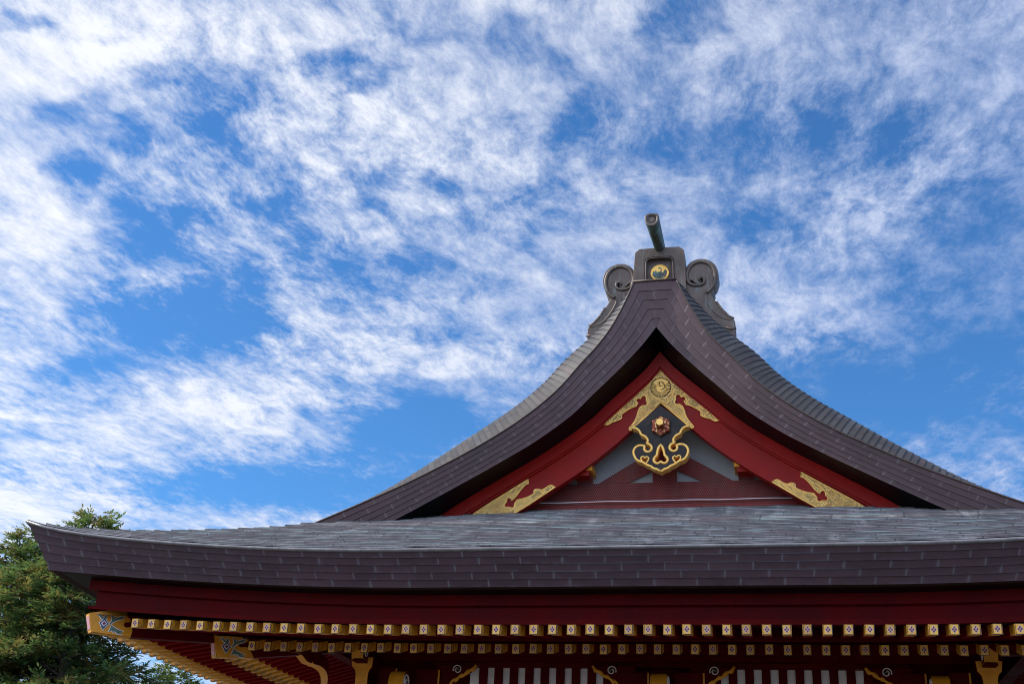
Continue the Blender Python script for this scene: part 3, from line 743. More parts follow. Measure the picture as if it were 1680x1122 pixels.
def build_gable_wall():
    m = MB(); m.prism([(-3.7, 7.8), (-2.6, 8.6), (-1.3, 9.6), (0, 10.9), (1.3, 9.6), (2.6, 8.6), (3.7, 7.8)], 5.26, 5.4); w = m.build('gable_wall', M_GREYW, hall)
    b = MB(); b.box(-3.7, 3.7, 5.10, 5.27, 8.20, 8.47); b.build('gable_sill', M_HRED, w)
    b = MB(); b.hexa([(-3.4, 5.06, 8.46), (3.4, 5.06, 8.46), (-3.4, 5.27, 8.46), (3.4, 5.27, 8.46), (-3.4, 5.08, 8.47), (3.4, 5.08, 8.47), (-3.4, 5.27, 8.58), (3.4, 5.27, 8.58)]); b.build('gable_ledge', M_HRED, w)
    b = MB(); b.tube([(-3.0+0.5*i, 4.985, 8.475+0.006*math.sin(i*2.1)) for i in range(13)], 0.009, 5); b.build('net_cord', M_PWHITE, w)
    b = MB(); b.box(-3.2, 3.2, 5.20, 5.275, 8.515, 8.91); b.build('gable_tie_beam', M_GRED, w)
    b = MB(); b.box(-0.235, 0.235, 5.165, 5.28, 8.515, 10.4); b.build('gable_post', M_GRED, w)
    for sg in (-1, 1):
        d = MB(); d.prism([(sg*1.30, 8.912), (sg*0.72, 8.912), (sg*0.236, 9.15), (sg*0.236, 9.55)], 5.19, 5.277, 0, 0); d.build('gable_brace', M_GRED, w)
        e = MB(); e.box(min(sg*1.42, sg*1.72), max(sg*1.42, sg*1.72), 4.72, 5.26, 8.93, 9.03, 1)
        e.hexa([(sg*1.36, 4.70, 9.03), (sg*1.72, 4.70, 9.03), (sg*1.36, 5.26, 9.03), (sg*1.72, 5.26, 9.03), (sg*1.36, 4.70, 9.18), (sg*1.72, 4.70, 9.03+0.02), (sg*1.36, 5.26, 9.18), (sg*1.72, 5.26, 9.05)], 0)
        e.build('purlin_end', [M_OCHRE, M_HRED], w)
        f = MB(); f.prism([(sg*1.37-0.13, 8.23), (sg*1.37-0.09, 8.27), (sg*1.37-0.05, 8.31), (sg*1.37, 8.335), (sg*1.37+0.05, 8.31), (sg*1.37+0.09, 8.27), (sg*1.37+0.13, 8.23)], 4.96, 5.11, 0, 0); f.build('drain_cap', M_LIP, w)
    f = MB(); f.box(-3.1, 3.1, 5.03, 5.10, 8.195, 8.225); f.build('gable_flashing', M_LIP, w)
    # hexagonal wire netting in front of the gable wall
    net = MB(); R_ = 0.024; y = 5.0; wd = 0.0019
    dx, dz = R_*math.sqrt(3), R_*1.5
    j = 0; z = 8.24
    def seg(x0, z0, x1, z1):
        l = math.hypot(x1-x0, z1-z0); nx, nz = -(z1-z0)/l*wd, (x1-x0)/l*wd
        net.face([(x0-nx, y, z0-nz), (x1-nx, y, z1-nz), (x1+nx, y, z1+nz), (x0+nx, y, z0+nz)])
    while z < 9.95:
        x = -3.1+(dx/2 if j % 2 else 0)
        while x < 3.1:
            if z < interp(BX, BZ, abs(x))+0.2:
                seg(x, z+R_, x+dx/2, z+R_/2); seg(x, z+R_, x-dx/2, z+R_/2); seg(x+dx/2, z+R_/2, x+dx/2, z-R_/2)
            x += dx
        z += dz; j += 1
    net.build('bird_net', M_NET, hall, merge=False)
build_gable_wall()

def build_ridge():
    m = MB(); m.box(-0.40, 0.40, 4.72, YB-4.72, 11.7, 13.25); m.box(-0.47, 0.47, 4.75, YB-4.75, 13.25, 13.45); m.build('ridge', M_COPPER, hall)
    BK = [(0.533, 12.3), (0.533, 12.95), (0.526, 13.33), (0.508, 13.56), (0.502, 13.638), (0.41, 13.718), (0.0, 13.724)]
    blk = BK+[(-x, z) for x, z in reversed(BK[:-1])]
    win = [(0.307, 12.56), (0.307, 12.91), (0.298, 13.40), (0.283, 13.455), (0.22, 13.508), (0.0, 13.512)]
    winl = win+[(-x, z) for x, z in reversed(win[:-1])]
    o = fillplate('ridge_ornament', [blk, winl], 4.50, 4.62, M_ONI, M_ONI, hall, 0.008)
    o['label'] = 'dark copper ridge-end ornament with scrolls and a gold crest'
    b = MB(); b.prism(blk, 4.60, 4.95, 0, 0); b.build('ornament_back', M_ONI, o)
    t = MB(); t.tube([(x*0.93, 4.50, (z-12.9)*0.965+12.9) for x, z in winl], 0.016, 6); t.build('niche_frame', M_ONI, o)
    # gold crest disc with a dark crane
    c = MB(); cz = 13.162
    ring = lambda rr, y: [(rr*math.cos(a*math.pi/16), y, cz+rr*math.sin(a*math.pi/16)) for a in range(32)]
    c.grid([ring(0.187, 4.60), ring(0.187, 4.545), ring(0.172, 4.535)], 0, closed=True); c.face(ring(0.172, 4.535), 0)
    c.tube([(p[0], 4.535, p[2]) for p in ring(0.178, 0)], 0.008, 5, closed=True)
    for pg in ([(-0.05, -0.13), (0.05, -0.13), (0.07, -0.02), (0.035, 0.03), (0.0, 0.0), (-0.03, 0.035), (-0.055, 0.0)], [(-0.055, 0.0), (-0.075, 0.07), (-0.10, 0.02), (-0.135, 0.045), (-0.15, -0.03), (-0.11, -0.10), (-0.05, -0.12)], [(0.06, -0.03), (0.085, 0.035), (0.115, 0.075), (0.15, 0.03), (0.14, -0.05), (0.11, -0.10), (0.05, -0.12)]):
        c.prism([(x, cz+z) for x, z in pg], 4.529, 4.536, 1, 1)
    c.tube([(x, 4.53, cz+z) for x, z in spline([(0.0, 0.0), (0.03, 0.05), (0.03, 0.09), (0.0, 0.11), (-0.03, 0.10)], 3)], 0.010, 5, mat=1)
    for k in range(14):
        a = R(200+k*11); c.tube([(0.10*math.cos(a), 4.532, cz+0.10*math.sin(a)), (0.165*math.cos(a), 4.532, cz+0.165*math.sin(a))], 0.005, 4, mat=1)
    c.build('crane_crest', [M_GOLD, M_TUBE], o)
    WG = [(0.50, 13.2), (0.533, 13.28), (0.617, 13.384), (0.737, 13.443), (0.865, 13.453), (1.018, 13.40), (1.136, 13.277), (1.182, 13.105), (1.162, 12.955), (1.102, 12.831), (1.042, 12.80), (1.095, 12.735), (1.036, 12.672), (1.022, 12.636), (1.11, 12.48), (1.225, 12.295), (1.353, 12.142), (1.44, 12.093), (1.482, 12.0), (1.486, 11.83), (1.455, 11.5), (1.0, 11.5), (0.50, 12.0)]
    for sg in (-1, 1):
        ol = WG[:1]+spline(WG[1:11], 3)+WG[11:13]+spline(WG[13:18], 3)+WG[18:]
        holes = [[(0.79, 12.905), (0.85, 12.912), (0.876, 12.945), (0.868, 12.99), (0.838, 13.005), (0.825, 12.985), (0.845, 12.96), (0.835, 12.935)], [(0.60, 12.985), (0.625, 12.93), (0.69, 12.893), (0.76, 12.885), (0.69, 12.925), (0.65, 12.975)]]  # first is a hollow; second is cut to imitate shade under the rim
        wo = fillplate('scroll_wing', [[(sg*x, z) for x, z in l_] for l_ in [ol]+holes], 4.60, 5.02, M_ONI, M_ONI, o, 0.01)
        r = MB()
        rp = spline([(0.93, 12.67), (1.0, 12.725), (1.083, 12.85), (1.118, 13.05), (1.07, 13.235), (0.96, 13.345), (0.823, 13.385), (0.685, 13.345), (0.59, 13.243), (0.545, 13.1), (0.56, 12.96), (0.635, 12.875), (0.746, 12.85), (0.85, 12.866), (0.90, 12.93), (0.89, 12.995), (0.842, 13.025), (0.80, 12.995), (0.80, 12.96)], 4)
        N = len(rp)
        r.tube([(sg*x, 4.595, z) for x, z in rp], [0.042 if i < N*0.5 else 0.042-0.016*(i-N*0.5)/(N*0.5) for i in range(N)], 8, flat=0.05)
        fp = spline([(0.885, 12.67), (0.905, 12.54), (0.996, 12.36), (1.145, 12.16), (1.323, 12.07), (1.45, 12.06)], 4)
        r.tube([(sg*x, 4.60, z) for x, z in fp], 0.026, 8, flat=0.02)
        r.tube([(sg*x, 4.60, z) for x, z in [(1.12, 12.46), (1.225, 12.285), (1.36, 12.125), (1.46, 12.07)]], 0.03, 8, flat=0.02)
        # lip of the foot
        r.tube([(sg*1.30, 4.60, 11.88), (sg*1.40, 4.60, 11.845), (sg*1.50, 4.60, 11.86)], 0.03, 8)
        r.build('scroll_rim', M_ONI, wo)
        pd = MB(); cen = (0.865, 13.12); rr = 0.21
        pd.prism([(sg*(cen[0]+rr*math.cos(a*math.pi/12)), cen[1]+rr*math.sin(a*math.pi/12)) for a in range(24)], 4.585, 4.61, 0, 0)
    # tube that rises forward out of the ornament, end hollowed
    P0, P1 = Vector((0.0, 4.62, 13.77)), Vector((-0.045, 3.5, 13.84))
    m = MB(); ax = (P1-P0).normalized(); sx = Vector((1, 0, 0)); up = Vector((0, 0.12, 1)).normalized(); fwd = Vector((0, -1, 0.12)).normalized()
    def sec(c, k, push=0.0):
        o_ = []
        for i in range(24):
            a = 2*math.pi*i/24; x, y = math.cos(a), math.sin(a)
            # rounded triangle: wide and flat at the top, narrow below
            wx = 0.15*(1+0.10*y); hy = 0.14 if y > 0 else 0.19
            sx_ = math.copysign(abs(x)**0.75, x); sy_ = math.copysign(abs(y)**(0.75 if y > 0 else 1.0), y)
            o_.append(c+sx*(wx*sx_*k)+up*(hy*sy_*k)+fwd*push)
        return o_
    m.grid([sec(P0, 0.74), sec(P0.lerp(P1, 0.5), 0.84), sec(P1, 0.95)], 1, closed=True)
    m.grid([sec(P1, 0.95), sec(P1, 0.93, 0.012), sec(P1, 0.66, 0.012), sec(P1, 0.60, -0.03), sec(P1, 0.50, -0.03), sec(P1, 0.3, 0.0)], 0, closed=True)
    m.face(sec(P1, 0.3, 0.0), 0)
    m.build('ridge_spout', [M_ONI, M_TUBE], hall)
build_ridge()

# ------------------------------------------------------------------ under the eaves
PITCH = 0.2933
def build_eaves():
    board = MB(); beam = MB(); sof = MB()
    for fn, A in SIDES:
        av = avals(A)
        def P(a, b, z): return fn(a*(A-b)/A, b, z)
        bu = lambda a: botup(A-abs(a)); ru = lambda a: raftup(A-abs(a))
        # three stepped red boards between the black soffit and the flying rafters
        prof = [(0.845, 5.75, 0.88), (0.85, 5.585, 0.88), (0.955, 5.570, 0.88), (0.96, 5.385, 0.70), (0.875, 5.375, 0.70), (0.885, 5.292, 0.5)]
        rows = []
        for b, z, k in prof:
            rows.append([P(a, b, z+(bu(a)*k if k > 0.6 else ru(a)+0.25*bu(a))) for a in av])
        board.grid(rows, 0, smooth=False)
        # boarding over the flying rafters and over the base rafters
        sof.grid([[P(a, 0.88, 5.289+ru(a)) for a in av], [P(a, 2.45, 5.54+ru(a)*0.8) for a in av]], 0, smooth=False)
        sof.grid([[P(a, 2.28, 5.262+ru(a)*0.7) for a in av], [P(a, 4.75, 5.95+ru(a)*0.3) for a in av]], 0, smooth=False)
        # beam that carries the flying rafters on the base rafters' ends
        r = [(2.44, 5.6), (2.17, 5.6), (2.17, 5.305), (2.44, 5.285)]
        beam.grid([[P(a, b, z+ru(a)*0.75) for a in av] for b, z in r], 0, smooth=False)
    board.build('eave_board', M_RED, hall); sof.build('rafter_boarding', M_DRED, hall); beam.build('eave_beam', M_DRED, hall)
build_eaves()

def end_plate_mesh(w, h, nm, warm):
    m = MB(); y = -0.008
    m.box(-w/2, w/2, -0.010, 0.0, 0, h, 0)
    m.box(-w/2-0.006, w/2+0.012, -0.003, 0.006, -0.01, h+0.004, 4)
    cx, cz = 0.0, h/2
    def dia(x, z, a, b, y_, mt): m.face([(x-a, y_, z), (x, y_, z-b), (x+a, y_, z), (x, y_, z+b)], mt)
    W_, H_ = w*0.42, h*0.43
    # cusped white outline: four overlapping lozenges
    for sx, sz in ((0, 1), (0, -1), (1, 0), (-1, 0)):
        dia(cx+sx*W_*0.48, cz+sz*H_*0.48, W_*0.52, H_*0.52, -0.0125-0.0002*(sx+2*sz), 1)
    for sx, sz in ((0, 1), (0, -1), (1, 0), (-1, 0)):
        dia(cx+sx*W_*0.47, cz+sz*H_*0.47, W_*0.38, H_*0.38, -0.0155, 2)
    dia(cx, cz, W_*0.24, H_*0.24, -0.0175, 3)
    return m.mesh(nm, [M_PLATE, M_PWHITE, M_PRED, M_PPINK, M_OUTL], merge=False)

def rafter_mesh(nm, w, h, L, slope, paint):
    m = MB()
    for y0, y1, mt in ((0, paint, 0), (paint, L, 1)):
        z0, z1 = y0*slope, y1*slope
        m.hexa([(-w/2, y0, z0), (w/2, y0, z0), (-w/2, y1, z1), (w/2, y1, z1), (-w/2, y0, z0+h), (w/2, y0, z0+h), (-w/2, y1, z1+h), (w/2, y1, z1+h)], mt)
    return m.mesh(nm, [M_OMOTIF, M_RAFT], merge=False)

def build_rafters():
    fly = rafter_mesh('flying_rafter', 0.135, 0.150, 1.45, 0.15, 0.46); flyp = end_plate_mesh(0.108, 0.138, 'end_plate', True)
    bas = rafter_mesh('base_rafter', 0.125, 0.155, 2.6, 0.28, 0.40); basp = end_plate_mesh(0.112, 0.150, 'end_plate', False)
    def put(name, me, pl, x, y, z, rot):
        o = link(name, me, hall); o.location = (x, y, z); o.rotation_euler = (R(random.uniform(-0.4, 0.4)), R(random.uniform(-0.8, 0.8)), rot)
        p = link('end_plate', pl, o); p.location = (random.uniform(-0.004, 0.004), -0.001, 0.006+random.uniform(-0.003, 0.003)); p.rotation_euler = (0, R(random.uniform(-1.5, 1.5)), 0)
    for k in range(-29, 27):
        x = (k+0.5)*PITCH; e = W-abs(x)
        put('flying_rafter', fly, flyp, x+random.uniform(-0.004, 0.004), 0.85, 5.137+raftup(e)*1.0+random.uniform(-0.003, 0.003), 0)
    for k in range(-24, 24):
        x = (k+0.5)*PITCH; e = W-abs(x)
        put('base_rafter', bas, basp, x+random.uniform(-0.004, 0.004), 2.30, 5.098+raftup(e)*0.6+random.uniform(-0.003, 0.003), 0)
    for k in range(20):
        y = 1.82+k*PITCH
        for sg in (-1, 1): put('flying_rafter', fly, flyp, sg*(W-0.85), y, 5.137+raftup(y), sg*math.pi/2)
    for k in range(17):
        y = 3.14+k*PITCH
        for sg in (-1, 1): put('base_rafter', bas, basp, sg*(W-2.30), y, 5.098+raftup(y)*0.6, sg*math.pi/2)
build_rafters()

def build_hips(mir):
    """diagonal hip rafters at a corner; local x runs inwards along the diagonal, -y is the face seen from the front"""
    q = 2**-0.5
    def HM(): return Matrix(((q*mir, q*mir, 0, -W*mir), (q, -q, 0, 0), (0, 0, 1, 0), (0, 0, 0, 1)))
    Mx = HM()      # local y>0 points to (+x,-y): the face towards the viewer
    Mf = Mx @ Matrix(((1, 0, 0, 0), (0, -1, 0, 0), (0, 0, 1, 0), (0, 0, 0, 1)))   # now local -y faces the viewer
    hw = 0.11
    def hip(top0, top1, bot0, bot1, x0, x1, loop, flower, xend, ztop, zbot):
        m = MB()
        a = hw
        # painted end block; end face slopes under a little
        m.hexa([(x0+0.09, -a, bot0), (x1, -a, bot1), (x0+0.09, a, bot0), (x1, a, bot1), (x0, -a, top0), (x1, -a, top1), (x0, a, top0), (x1, a, top1)], [1, 0, 2, 2, 1, 2])
        m.hexa([(x1, -a+0.004, bot1+0.004), (xend, -a+0.004, zbot), (x1, a-0.004, bot1+0.004), (xend, a-0.004, zbot), (x1, -a+0.004, top1-0.004), (xend, -a+0.004, ztop), (x1, a-0.004, top1-0.004), (xend, a-0.004, ztop)], 2)
        me = m.mesh('hip_rafter', [M_OCHRE, M_OMOTIF, M_RED], merge=False); me.transform(Mf)
        o = link('hip_rafter', me, hall)
        fillplate('gold_end', [loop], -a-0.006, -a+0.001, M_OCHRE, M_OCHRE, o, 0.0, Mf)
        e = MB(); e.hexa([(x0+0.066, -a*0.7, bot0+0.05), (x0+0.1, -a*0.7, bot0+0.05), (x0+0.066, a*0.7, bot0+0.05), (x0+0.1, a*0.7, bot0+0.05), (x0+0.002, -a*0.7, top0-0.04), (x0+0.03, -a*0.7, top0-0.04), (x0+0.002, a*0.7, top0-0.04), (x0+0.03, a*0.7, top0-0.04)], 0)
        me = e.mesh('end_panel', [M_PPINK], merge=False); me.transform(Mf); link('end_panel', me, o)
        f = MB(); fx, fz, fs = flower
        y = -a-0.008
        br = [[(0.065, 0.01), (0.09, 0.045), (0.07, 0.12), (0.105, 0.085), (0.14, 0.105), (0.125, 0.075), (0.175, 0.10), (0.245, 0.125), (0.215, 0.095), (0.225, 0.085), (0.165, 0.065), (0.115, 0.035), (0.075, 0.0)],
              [(0.07, 0.005), (0.095, -0.02), (0.07, -0.095), (0.105, -0.07), (0.14, -0.10), (0.13, -0.065), (0.18, -0.10), (0.245, -0.10), (0.215, -0.075), (0.255, -0.07), (0.175, -0.05), (0.125, -0.03)],
              [(-0.105, 0.10), (-0.045, 0.09), (-0.015, 0.065), (0.01, 0.11), (0.025, 0.06), (-0.005, 0.045), (-0.045, 0.055), (-0.06, 0.075)],
              [(-0.035, -0.035), (0.03, -0.035), (0.0, -0.08)]]
        for pg in br:
            cx = sum(p[0] for p in pg)/len(pg); cz = sum(p[1] for p in pg)/len(pg)
            N = len(pg); area = sum(pg[i][0]*pg[(i+1) % N][1]-pg[(i+1) % N][0]*pg[i][1] for i in range(N))
            sgn = 1 if area > 0 else -1
            big = []
            for i in range(N):
                ax_, az_ = pg[i-1]; bx_, bz_ = pg[(i+1) % N]; tx, tz = bx_-ax_, bz_-az_; l = math.hypot(tx, tz) or 1
                big.append((pg[i][0]+sgn*tz/l*0.009, pg[i][1]-sgn*tx/l*0.009))
            f.prism([(fx+x*fs, fz+z*fs) for x, z in big], y, y+0.003, 0, 0)
            f.prism([(fx+x*fs, fz+z*fs) for x, z in pg], y-0.003, y, 1, 1)
        for rr, mt, yy in ((0.066, 0, -0.001), (0.056, 2, -0.005), (0.036, 0, -0.008), (0.022, 3, -0.011)):
            pts = []
            for k in range(8):
                an = k*math.pi/4; r_ = rr if k % 2 == 0 else rr*0.72
                pts.append((fx+r_*fs*math.cos(an), fz+r_*fs*math.sin(an)))
            f.prism(pts, y+yy, y+0.001, mt, mt)
        me = f.mesh('painted_flower', [M_PWHITE, M_PGREEN, M_PBLUE, M_PRED], merge=False); me.transform(Mf); link('painted_flower', me, o)
    HU = [(1.25, 5.471), (1.858, 5.648), (1.893, 5.493), (1.95, 5.469), (1.96, 5.431), (1.923, 5.409), (1.875, 5.406), (1.853, 5.365), (1.881, 5.324), (1.922, 5.322), (1.96, 5.335), (1.995, 5.321), (2.013, 5.263), (1.996, 5.173), (1.34, 5.175)]
    HL = [(3.45, 5.40), (3.40, 5.437), (3.958, 5.501), (3.991, 5.403), (4.093, 5.411), (4.059, 5.361), (3.978, 5.355), (3.91, 5.354), (3.895, 5.308), (3.936, 5.268), (3.991, 5.262), (4.085, 5.275), (4.163, 5.208), (4.225, 5.114), (3.546, 5.041)]
    HU2 = HU[:2]+spline(HU[2:14], 2)+HU[14:]; HL2 = HL[:3]+spline(HL[3:14], 2)+HL[14:]
    hip(5.471, 5.70, 5.172, 5.168, 1.255, 2.02, HU2, (1.52, 5.335, 1.38), 4.6, 6.0, 5.36)
    hip(5.42, 5.56, 5.038, 5.11, 3.45, 4.25, HL2, (3.70, 5.235, 1.45), 6.6, 5.95, 5.55)
build_hips(1)
build_hips(-1)

# ------------------------------------------------------------------ walls, lattice windows, brackets
def build_walls():
    X1, Y1 = 5.45, 4.6
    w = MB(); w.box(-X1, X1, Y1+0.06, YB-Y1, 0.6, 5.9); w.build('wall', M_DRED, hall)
    st = MB(); st.box(-7.0, 7.0, 3.2, YB-3.2, 0.0, 0.6); st.build('stone_base', M_STONE, hall)
    for x in (-5.45, -3.9, 0.0, 3.9, 5.45):
        c = MB(); n = 16
        ring = lambda z, r: [(x+r*math.cos(2*math.pi*k/n), Y1+r*math.sin(2*math.pi*k/n), z) for k in range(n)]
        c.grid([ring(0.6, 0.2), ring(2.5, 0.2), ring(4.7, 0.19)], 0, closed=True); c.build('column', M_RED, hall)
    b = MB(); b.box(-6.1, 6.1, 3.95, 4.2, 5.42, 5.66); b.box(-6.1, 6.1, YB-4.2, YB-3.95, 5.42, 5.66)
    for sg in (-1, 1): b.box(min(sg*5.98, sg*6.23), max(sg*5.98, sg*6.23), 4.0, YB-4.0, 5.415, 5.655)
    b.build('eave_purlin', M_DRED, hall)
    b = MB(); b.box(-4.2, 4.2, 4.42, 4.70, 5.24, 5.32); b.build('window_head', M_RED, hall)
    b = MB(); b.box(-5.4, 5.4, 4.40, 4.68, 5.33, 5.62); b.build('head_beam', M_DRED, hall)
    # lattice windows: white boarding behind red upright bars
    p2 = 0.287
    for x0, x1 in ((-3.55, -0.62), (0.62, 3.6), (-6.6, -6.59)):
        if x1-x0 < 0.1: continue
        f = MB(); f.box(x0, x1, 4.60, 4.64, 3.0, 5.245); wo = f.build('lattice_window', M_WHITE, hall)
        g = MB(); k0 = math.ceil((x0+3.216-0.07)/p2)
        x = -3.29+p2*0
        off = -3.291 if x0 < 0 else 3.235
        k = -30
        while k < 60:
            xc = off+k*p2; k += 1
            if x0 < xc-0.07 and xc+0.07 < x1: g.box(xc-0.075, xc+0.075, 4.53, 4.60, 3.0, 5.243)
        g.build('lattice_bars', M_DRED, wo)
        h = MB(); h.box(x0-0.1, x1+0.1, 4.5, 4.66, 2.85, 3.0); h.build('window_sill', M_RED, wo)
build_walls()

def build_brackets():
    def swirl(m, cx, cz, r, y, sg, mt=2):
        pts = []
        for i in range(30):
            a = R(200-i*16); rr = r*(1-0.72*(i/29)**1.3)
            pts.append((cx+sg*rr*math.cos(a), y, cz+rr*math.sin(a)))
        m.tube(pts, [r*0.13]*20+[r*0.16]*10, 5, mat=mt)
    # bearing blocks with gold noses above the outer columns
    for x in (-5.45, 5.42):
        m = MB(); y = 4.0
        m.hexa([(x-0.19, y, 5.15), (x+0.19, y, 5.15), (x-0.19, y+0.5, 5.15), (x+0.19, y+0.5, 5.15), (x-0.21, y-0.03, 5.31), (x+0.21, y-0.03, 5.31), (x-0.21, y+0.5, 5.31), (x+0.21, y+0.5, 5.31)], [0, 1, 0, 1, 1, 1])
        cap = [(x-0.19, 5.15), (x-0.15, 5.11), (x-0.125, 5.06), (x-0.115, 4.99), (x-0.118, 4.5), (x+0.118, 4.5), (x+0.115, 4.99), (x+0.125, 5.06), (x+0.15, 5.11), (x+0.19, 5.15)]
        m.prism(cap, y+0.02, y+0.5, 0, 1)
        o = m.build('bracket', [M_OCHRE, M_RED], hall)
        n = MB(); sx = 1 if x < 0 else -1
        n.hexa([(x-0.11, 3.70, 5.255), (x+0.11, 3.70, 5.255), (x-0.11, 4.3, 5.23), (x+0.11, 4.3, 5.23), (x-0.11, 3.66, 5.47), (x+0.11, 3.66, 5.47), (x-0.11, 4.3, 5.47), (x+0.11, 4.3, 5.47)], [0, 1, 0, 1, 1, 1])
        n.box(x-0.105, x+0.105, 3.72, 4.3, 5.205, 5.235, 2); n.build('bracket_nose', [M_OCHRE, M_RED, M_DRED], o)
        s = MB(); swirl(s, 0, 0, 0.085, 0, 1, 0)
        me = s.mesh('painted_swirl', [M_PWHITE], merge=False); T = Matrix(((0, -sx, 0, x+sx*0.113), (1, 0, 0, 3.84), (0, 0, 1, 5.36), (0, 0, 0, 1))); me.transform(T); link('painted_swirl', me, o)
    # carved corner blocks framing the lattice windows: dark red blade, ochre wavy under-edge, painted swirl
    for x, sg in ((-3.726, -1), (-0.89, 1), (0.921, -1), (3.814, 1)):
        # blade reaches from the column side (sg away from window) towards the window (-sg)
        L_ = lambda u, z: (x-sg*u, z)
        m = MB()
        m.prism([L_(-0.42, 5.24), L_(-0.42, 4.86), L_(-0.12, 4.90), L_(0.0, 4.97), L_(0.1, 5.06), L_(0.22, 5.13), L_(0.34, 5.24)] , 4.34, 4.5, 0, 0)
        o = m.build('scroll_bracket', [M_DRED], hall)
        e = MB()
        pth = spline([L_(-0.14, 4.80), L_(-0.10, 4.95), L_(-0.02, 4.99), L_(0.07, 5.06), L_(0.13, 5.075), L_(0.22, 5.155), L_(0.28, 5.17), L_(0.345, 5.25)], 4)
        e.tube([(p[0], 4.36, p[1]) for p in pth], [0.035+0.010*math.sin(i*1.1) for i in range(len(pth))], 6, flat=0.06); e.build('ochre_edge', M_OCHRE, o)
        s = MB(); swirl(s, x, 5.165, 0.083, 4.325, -sg, 0)
        s.tube([(x+0.03*math.cos(a*0.5), 4.322, 5.155+0.025*math.sin(a*0.5)) for a in range(8)], 0.012, 5, mat=1)
        s.build('painted_swirl', [M_PWHITE, M_PGREEN], o)
    # rounded beam noses
    for x, hw in ((-4.70, 0.14), (0.0, 0.145), (4.62, 0.14)):
        m = MB(); prof = spline([(3.9, 4.3), (3.72, 4.55), (3.72, 4.80), (3.80, 4.98), (3.95, 5.06), (4.2, 5.07)], 4)
        m.grid([[(x-hw, y, z), (x+hw, y, z)] for y, z in prof], 0, smooth=True)
        m.face([(x-hw, y, z) for y, z in prof]+[(x-hw, 4.5, 4.3)], 1); m.face([(x+hw, y, z) for y, z in prof]+[(x+hw, 4.5, 4.3)], 1)
        o = m.build('beam_nose', [M_OCHRE, M_RED], hall)
        s = MB(); 
        me_ = MB(); swirl(me_, 0, 0, 0.15, 0, 1, 0); me = me_.mesh('painted_swirl', [M_PWHITE], merge=False)
        sx = 1 if x < 2.2 else -1
        me.transform(Matrix(((0, -sx, 0, x+sx*(hw+0.004)), (1, 0, 0, 3.92), (0, 0, 1, 4.86), (0, 0, 0, 1)))); link('painted_swirl', me, o)
    # red arms and small ochre-lipped blocks around them
    for x0, x1, z0, z1, y0 in ((-5.2, -4.85, 4.86, 5.16, 4.25), (-4.5, -4.05, 4.84, 5.15, 4.3), (-0.75, -0.22, 4.80, 5.13, 4.3), (0.22, 0.75, 4.80, 5.13, 4.3), (4.05, 4.45, 4.84, 5.15, 4.3), (4.8, 5.15, 4.86, 5.16, 4.25)):
        m = MB(); m.box(x0, x1, y0, 4.55, z0, z1, 0); m.box(x1-0.03, x1, y0-0.01, y0+0.02, z0, z1, 1); m.build('bracket_arm', [M_RED, M_OCHRE], hall)
    # corner bracket cluster below the hip: S-shaped ochre under-edges on diagonal red arms
    q = 2**-0.5
    m = MB()
    def ribbon(pts, w, mt):
        m.grid([[(x, -w, z) for x, z in pts], [(x, w, z) for x, z in pts]], mt, smooth=True)
        m.grid([[(x, -w, z) for x, z in pts], [(x, -w, z+0.22) for x, z in pts]], 1, smooth=False); m.grid([[(x, w, z) for x, z in pts], [(x, w, z+0.22) for x, z in pts]], 1, smooth=False)
    ribbon(spline([(4.80, 5.40), (4.80, 5.34), (4.90, 5.30), (5.05, 5.30), (5.15, 5.26), (5.25, 5.17), (5.35, 5.15)], 4), 0.13, 0)
    ribbon(spline([(5.35, 5.18), (5.38, 5.14), (5.50, 5.12), (5.62, 5.05), (5.68, 4.9), (5.68, 4.5)], 4), 0.15, 0)
    for mir in (1, -1):
        me = m.mesh('corner_bracket', [M_OCHRE, M_RED], merge=False); me.transform(Matrix(((q*mir, q*mir, 0, -W*mir), (q, -q, 0, 0), (0, 0, 1, 0), (0, 0, 0, 1)))); link('corner_bracket', me, hall)
build_brackets()

# ------------------------------------------------------------------ ground
def build_ground():
    m = MB(); S = 900
    m.face([(-S, -S, 0), (S, -S, 0), (S, S, 0), (-S, S, 0)]); o = m.build('ground', M_GROUND); tag(o, 'pale gravel ground around the shrine', 'ground', None, 'structure')
build_ground()

# ------------------------------------------------------------------ trees
def leafmat(name, a, b_, brown, kb):
    def fn(t, b):
        p = oc(t); at = t.node('ShaderNodeAttribute', attribute_name='tone')
        n = t.noise(p, 0.9, 4, 0.6); n2 = t.noise(p, 2.3, 3, 0.6)
        c = t.mix(t.ramp(t.math('ADD', t.math('MULTIPLY', n, 0.5), t.math('MULTIPLY', at.outputs['Fac'], 0.5)), 0.25, 0.75), a, b_)
        c = t.mix(t.math('MULTIPLY', t.ramp(t.math('ADD', n2, t.math('MULTIPLY', at.outputs['Fac'], 0.18)), 0.57, 0.70), kb), c, brown)
        t.put(b.inputs['Base Color'], c); b.inputs['Roughness'].default_value = 0.6
        b.inputs['Subsurface Weight'].default_value = 0.0; b.inputs['Specular IOR Level'].default_value = 0.3
        tr = t.node('ShaderNodeBsdfTranslucent'); t.put(tr.inputs[0], t.mix(0.5, c, (0.22, 0.30, 0.06)))
        ms = t.node('ShaderNodeMixShader'); ms.inputs[0].default_value = 0.38
        t.l.new(b.outputs[0], ms.inputs[1]); t.l.new(tr.outputs[0], ms.inputs[2])
        out = [n for n in t.n if n.type == 'OUTPUT_MATERIAL'][0]; t.l.new(ms.outputs[0], out.inputs[0])
    return mat(name, fn)
M_BARK = plain('bark', (0.075, 0.055, 0.042), 0.9, 0.4, 6, bmp=0.6)
M_TWIG = plain('dead_twig', (0.26, 0.23, 0.20), 0.9, 0.2, 6)
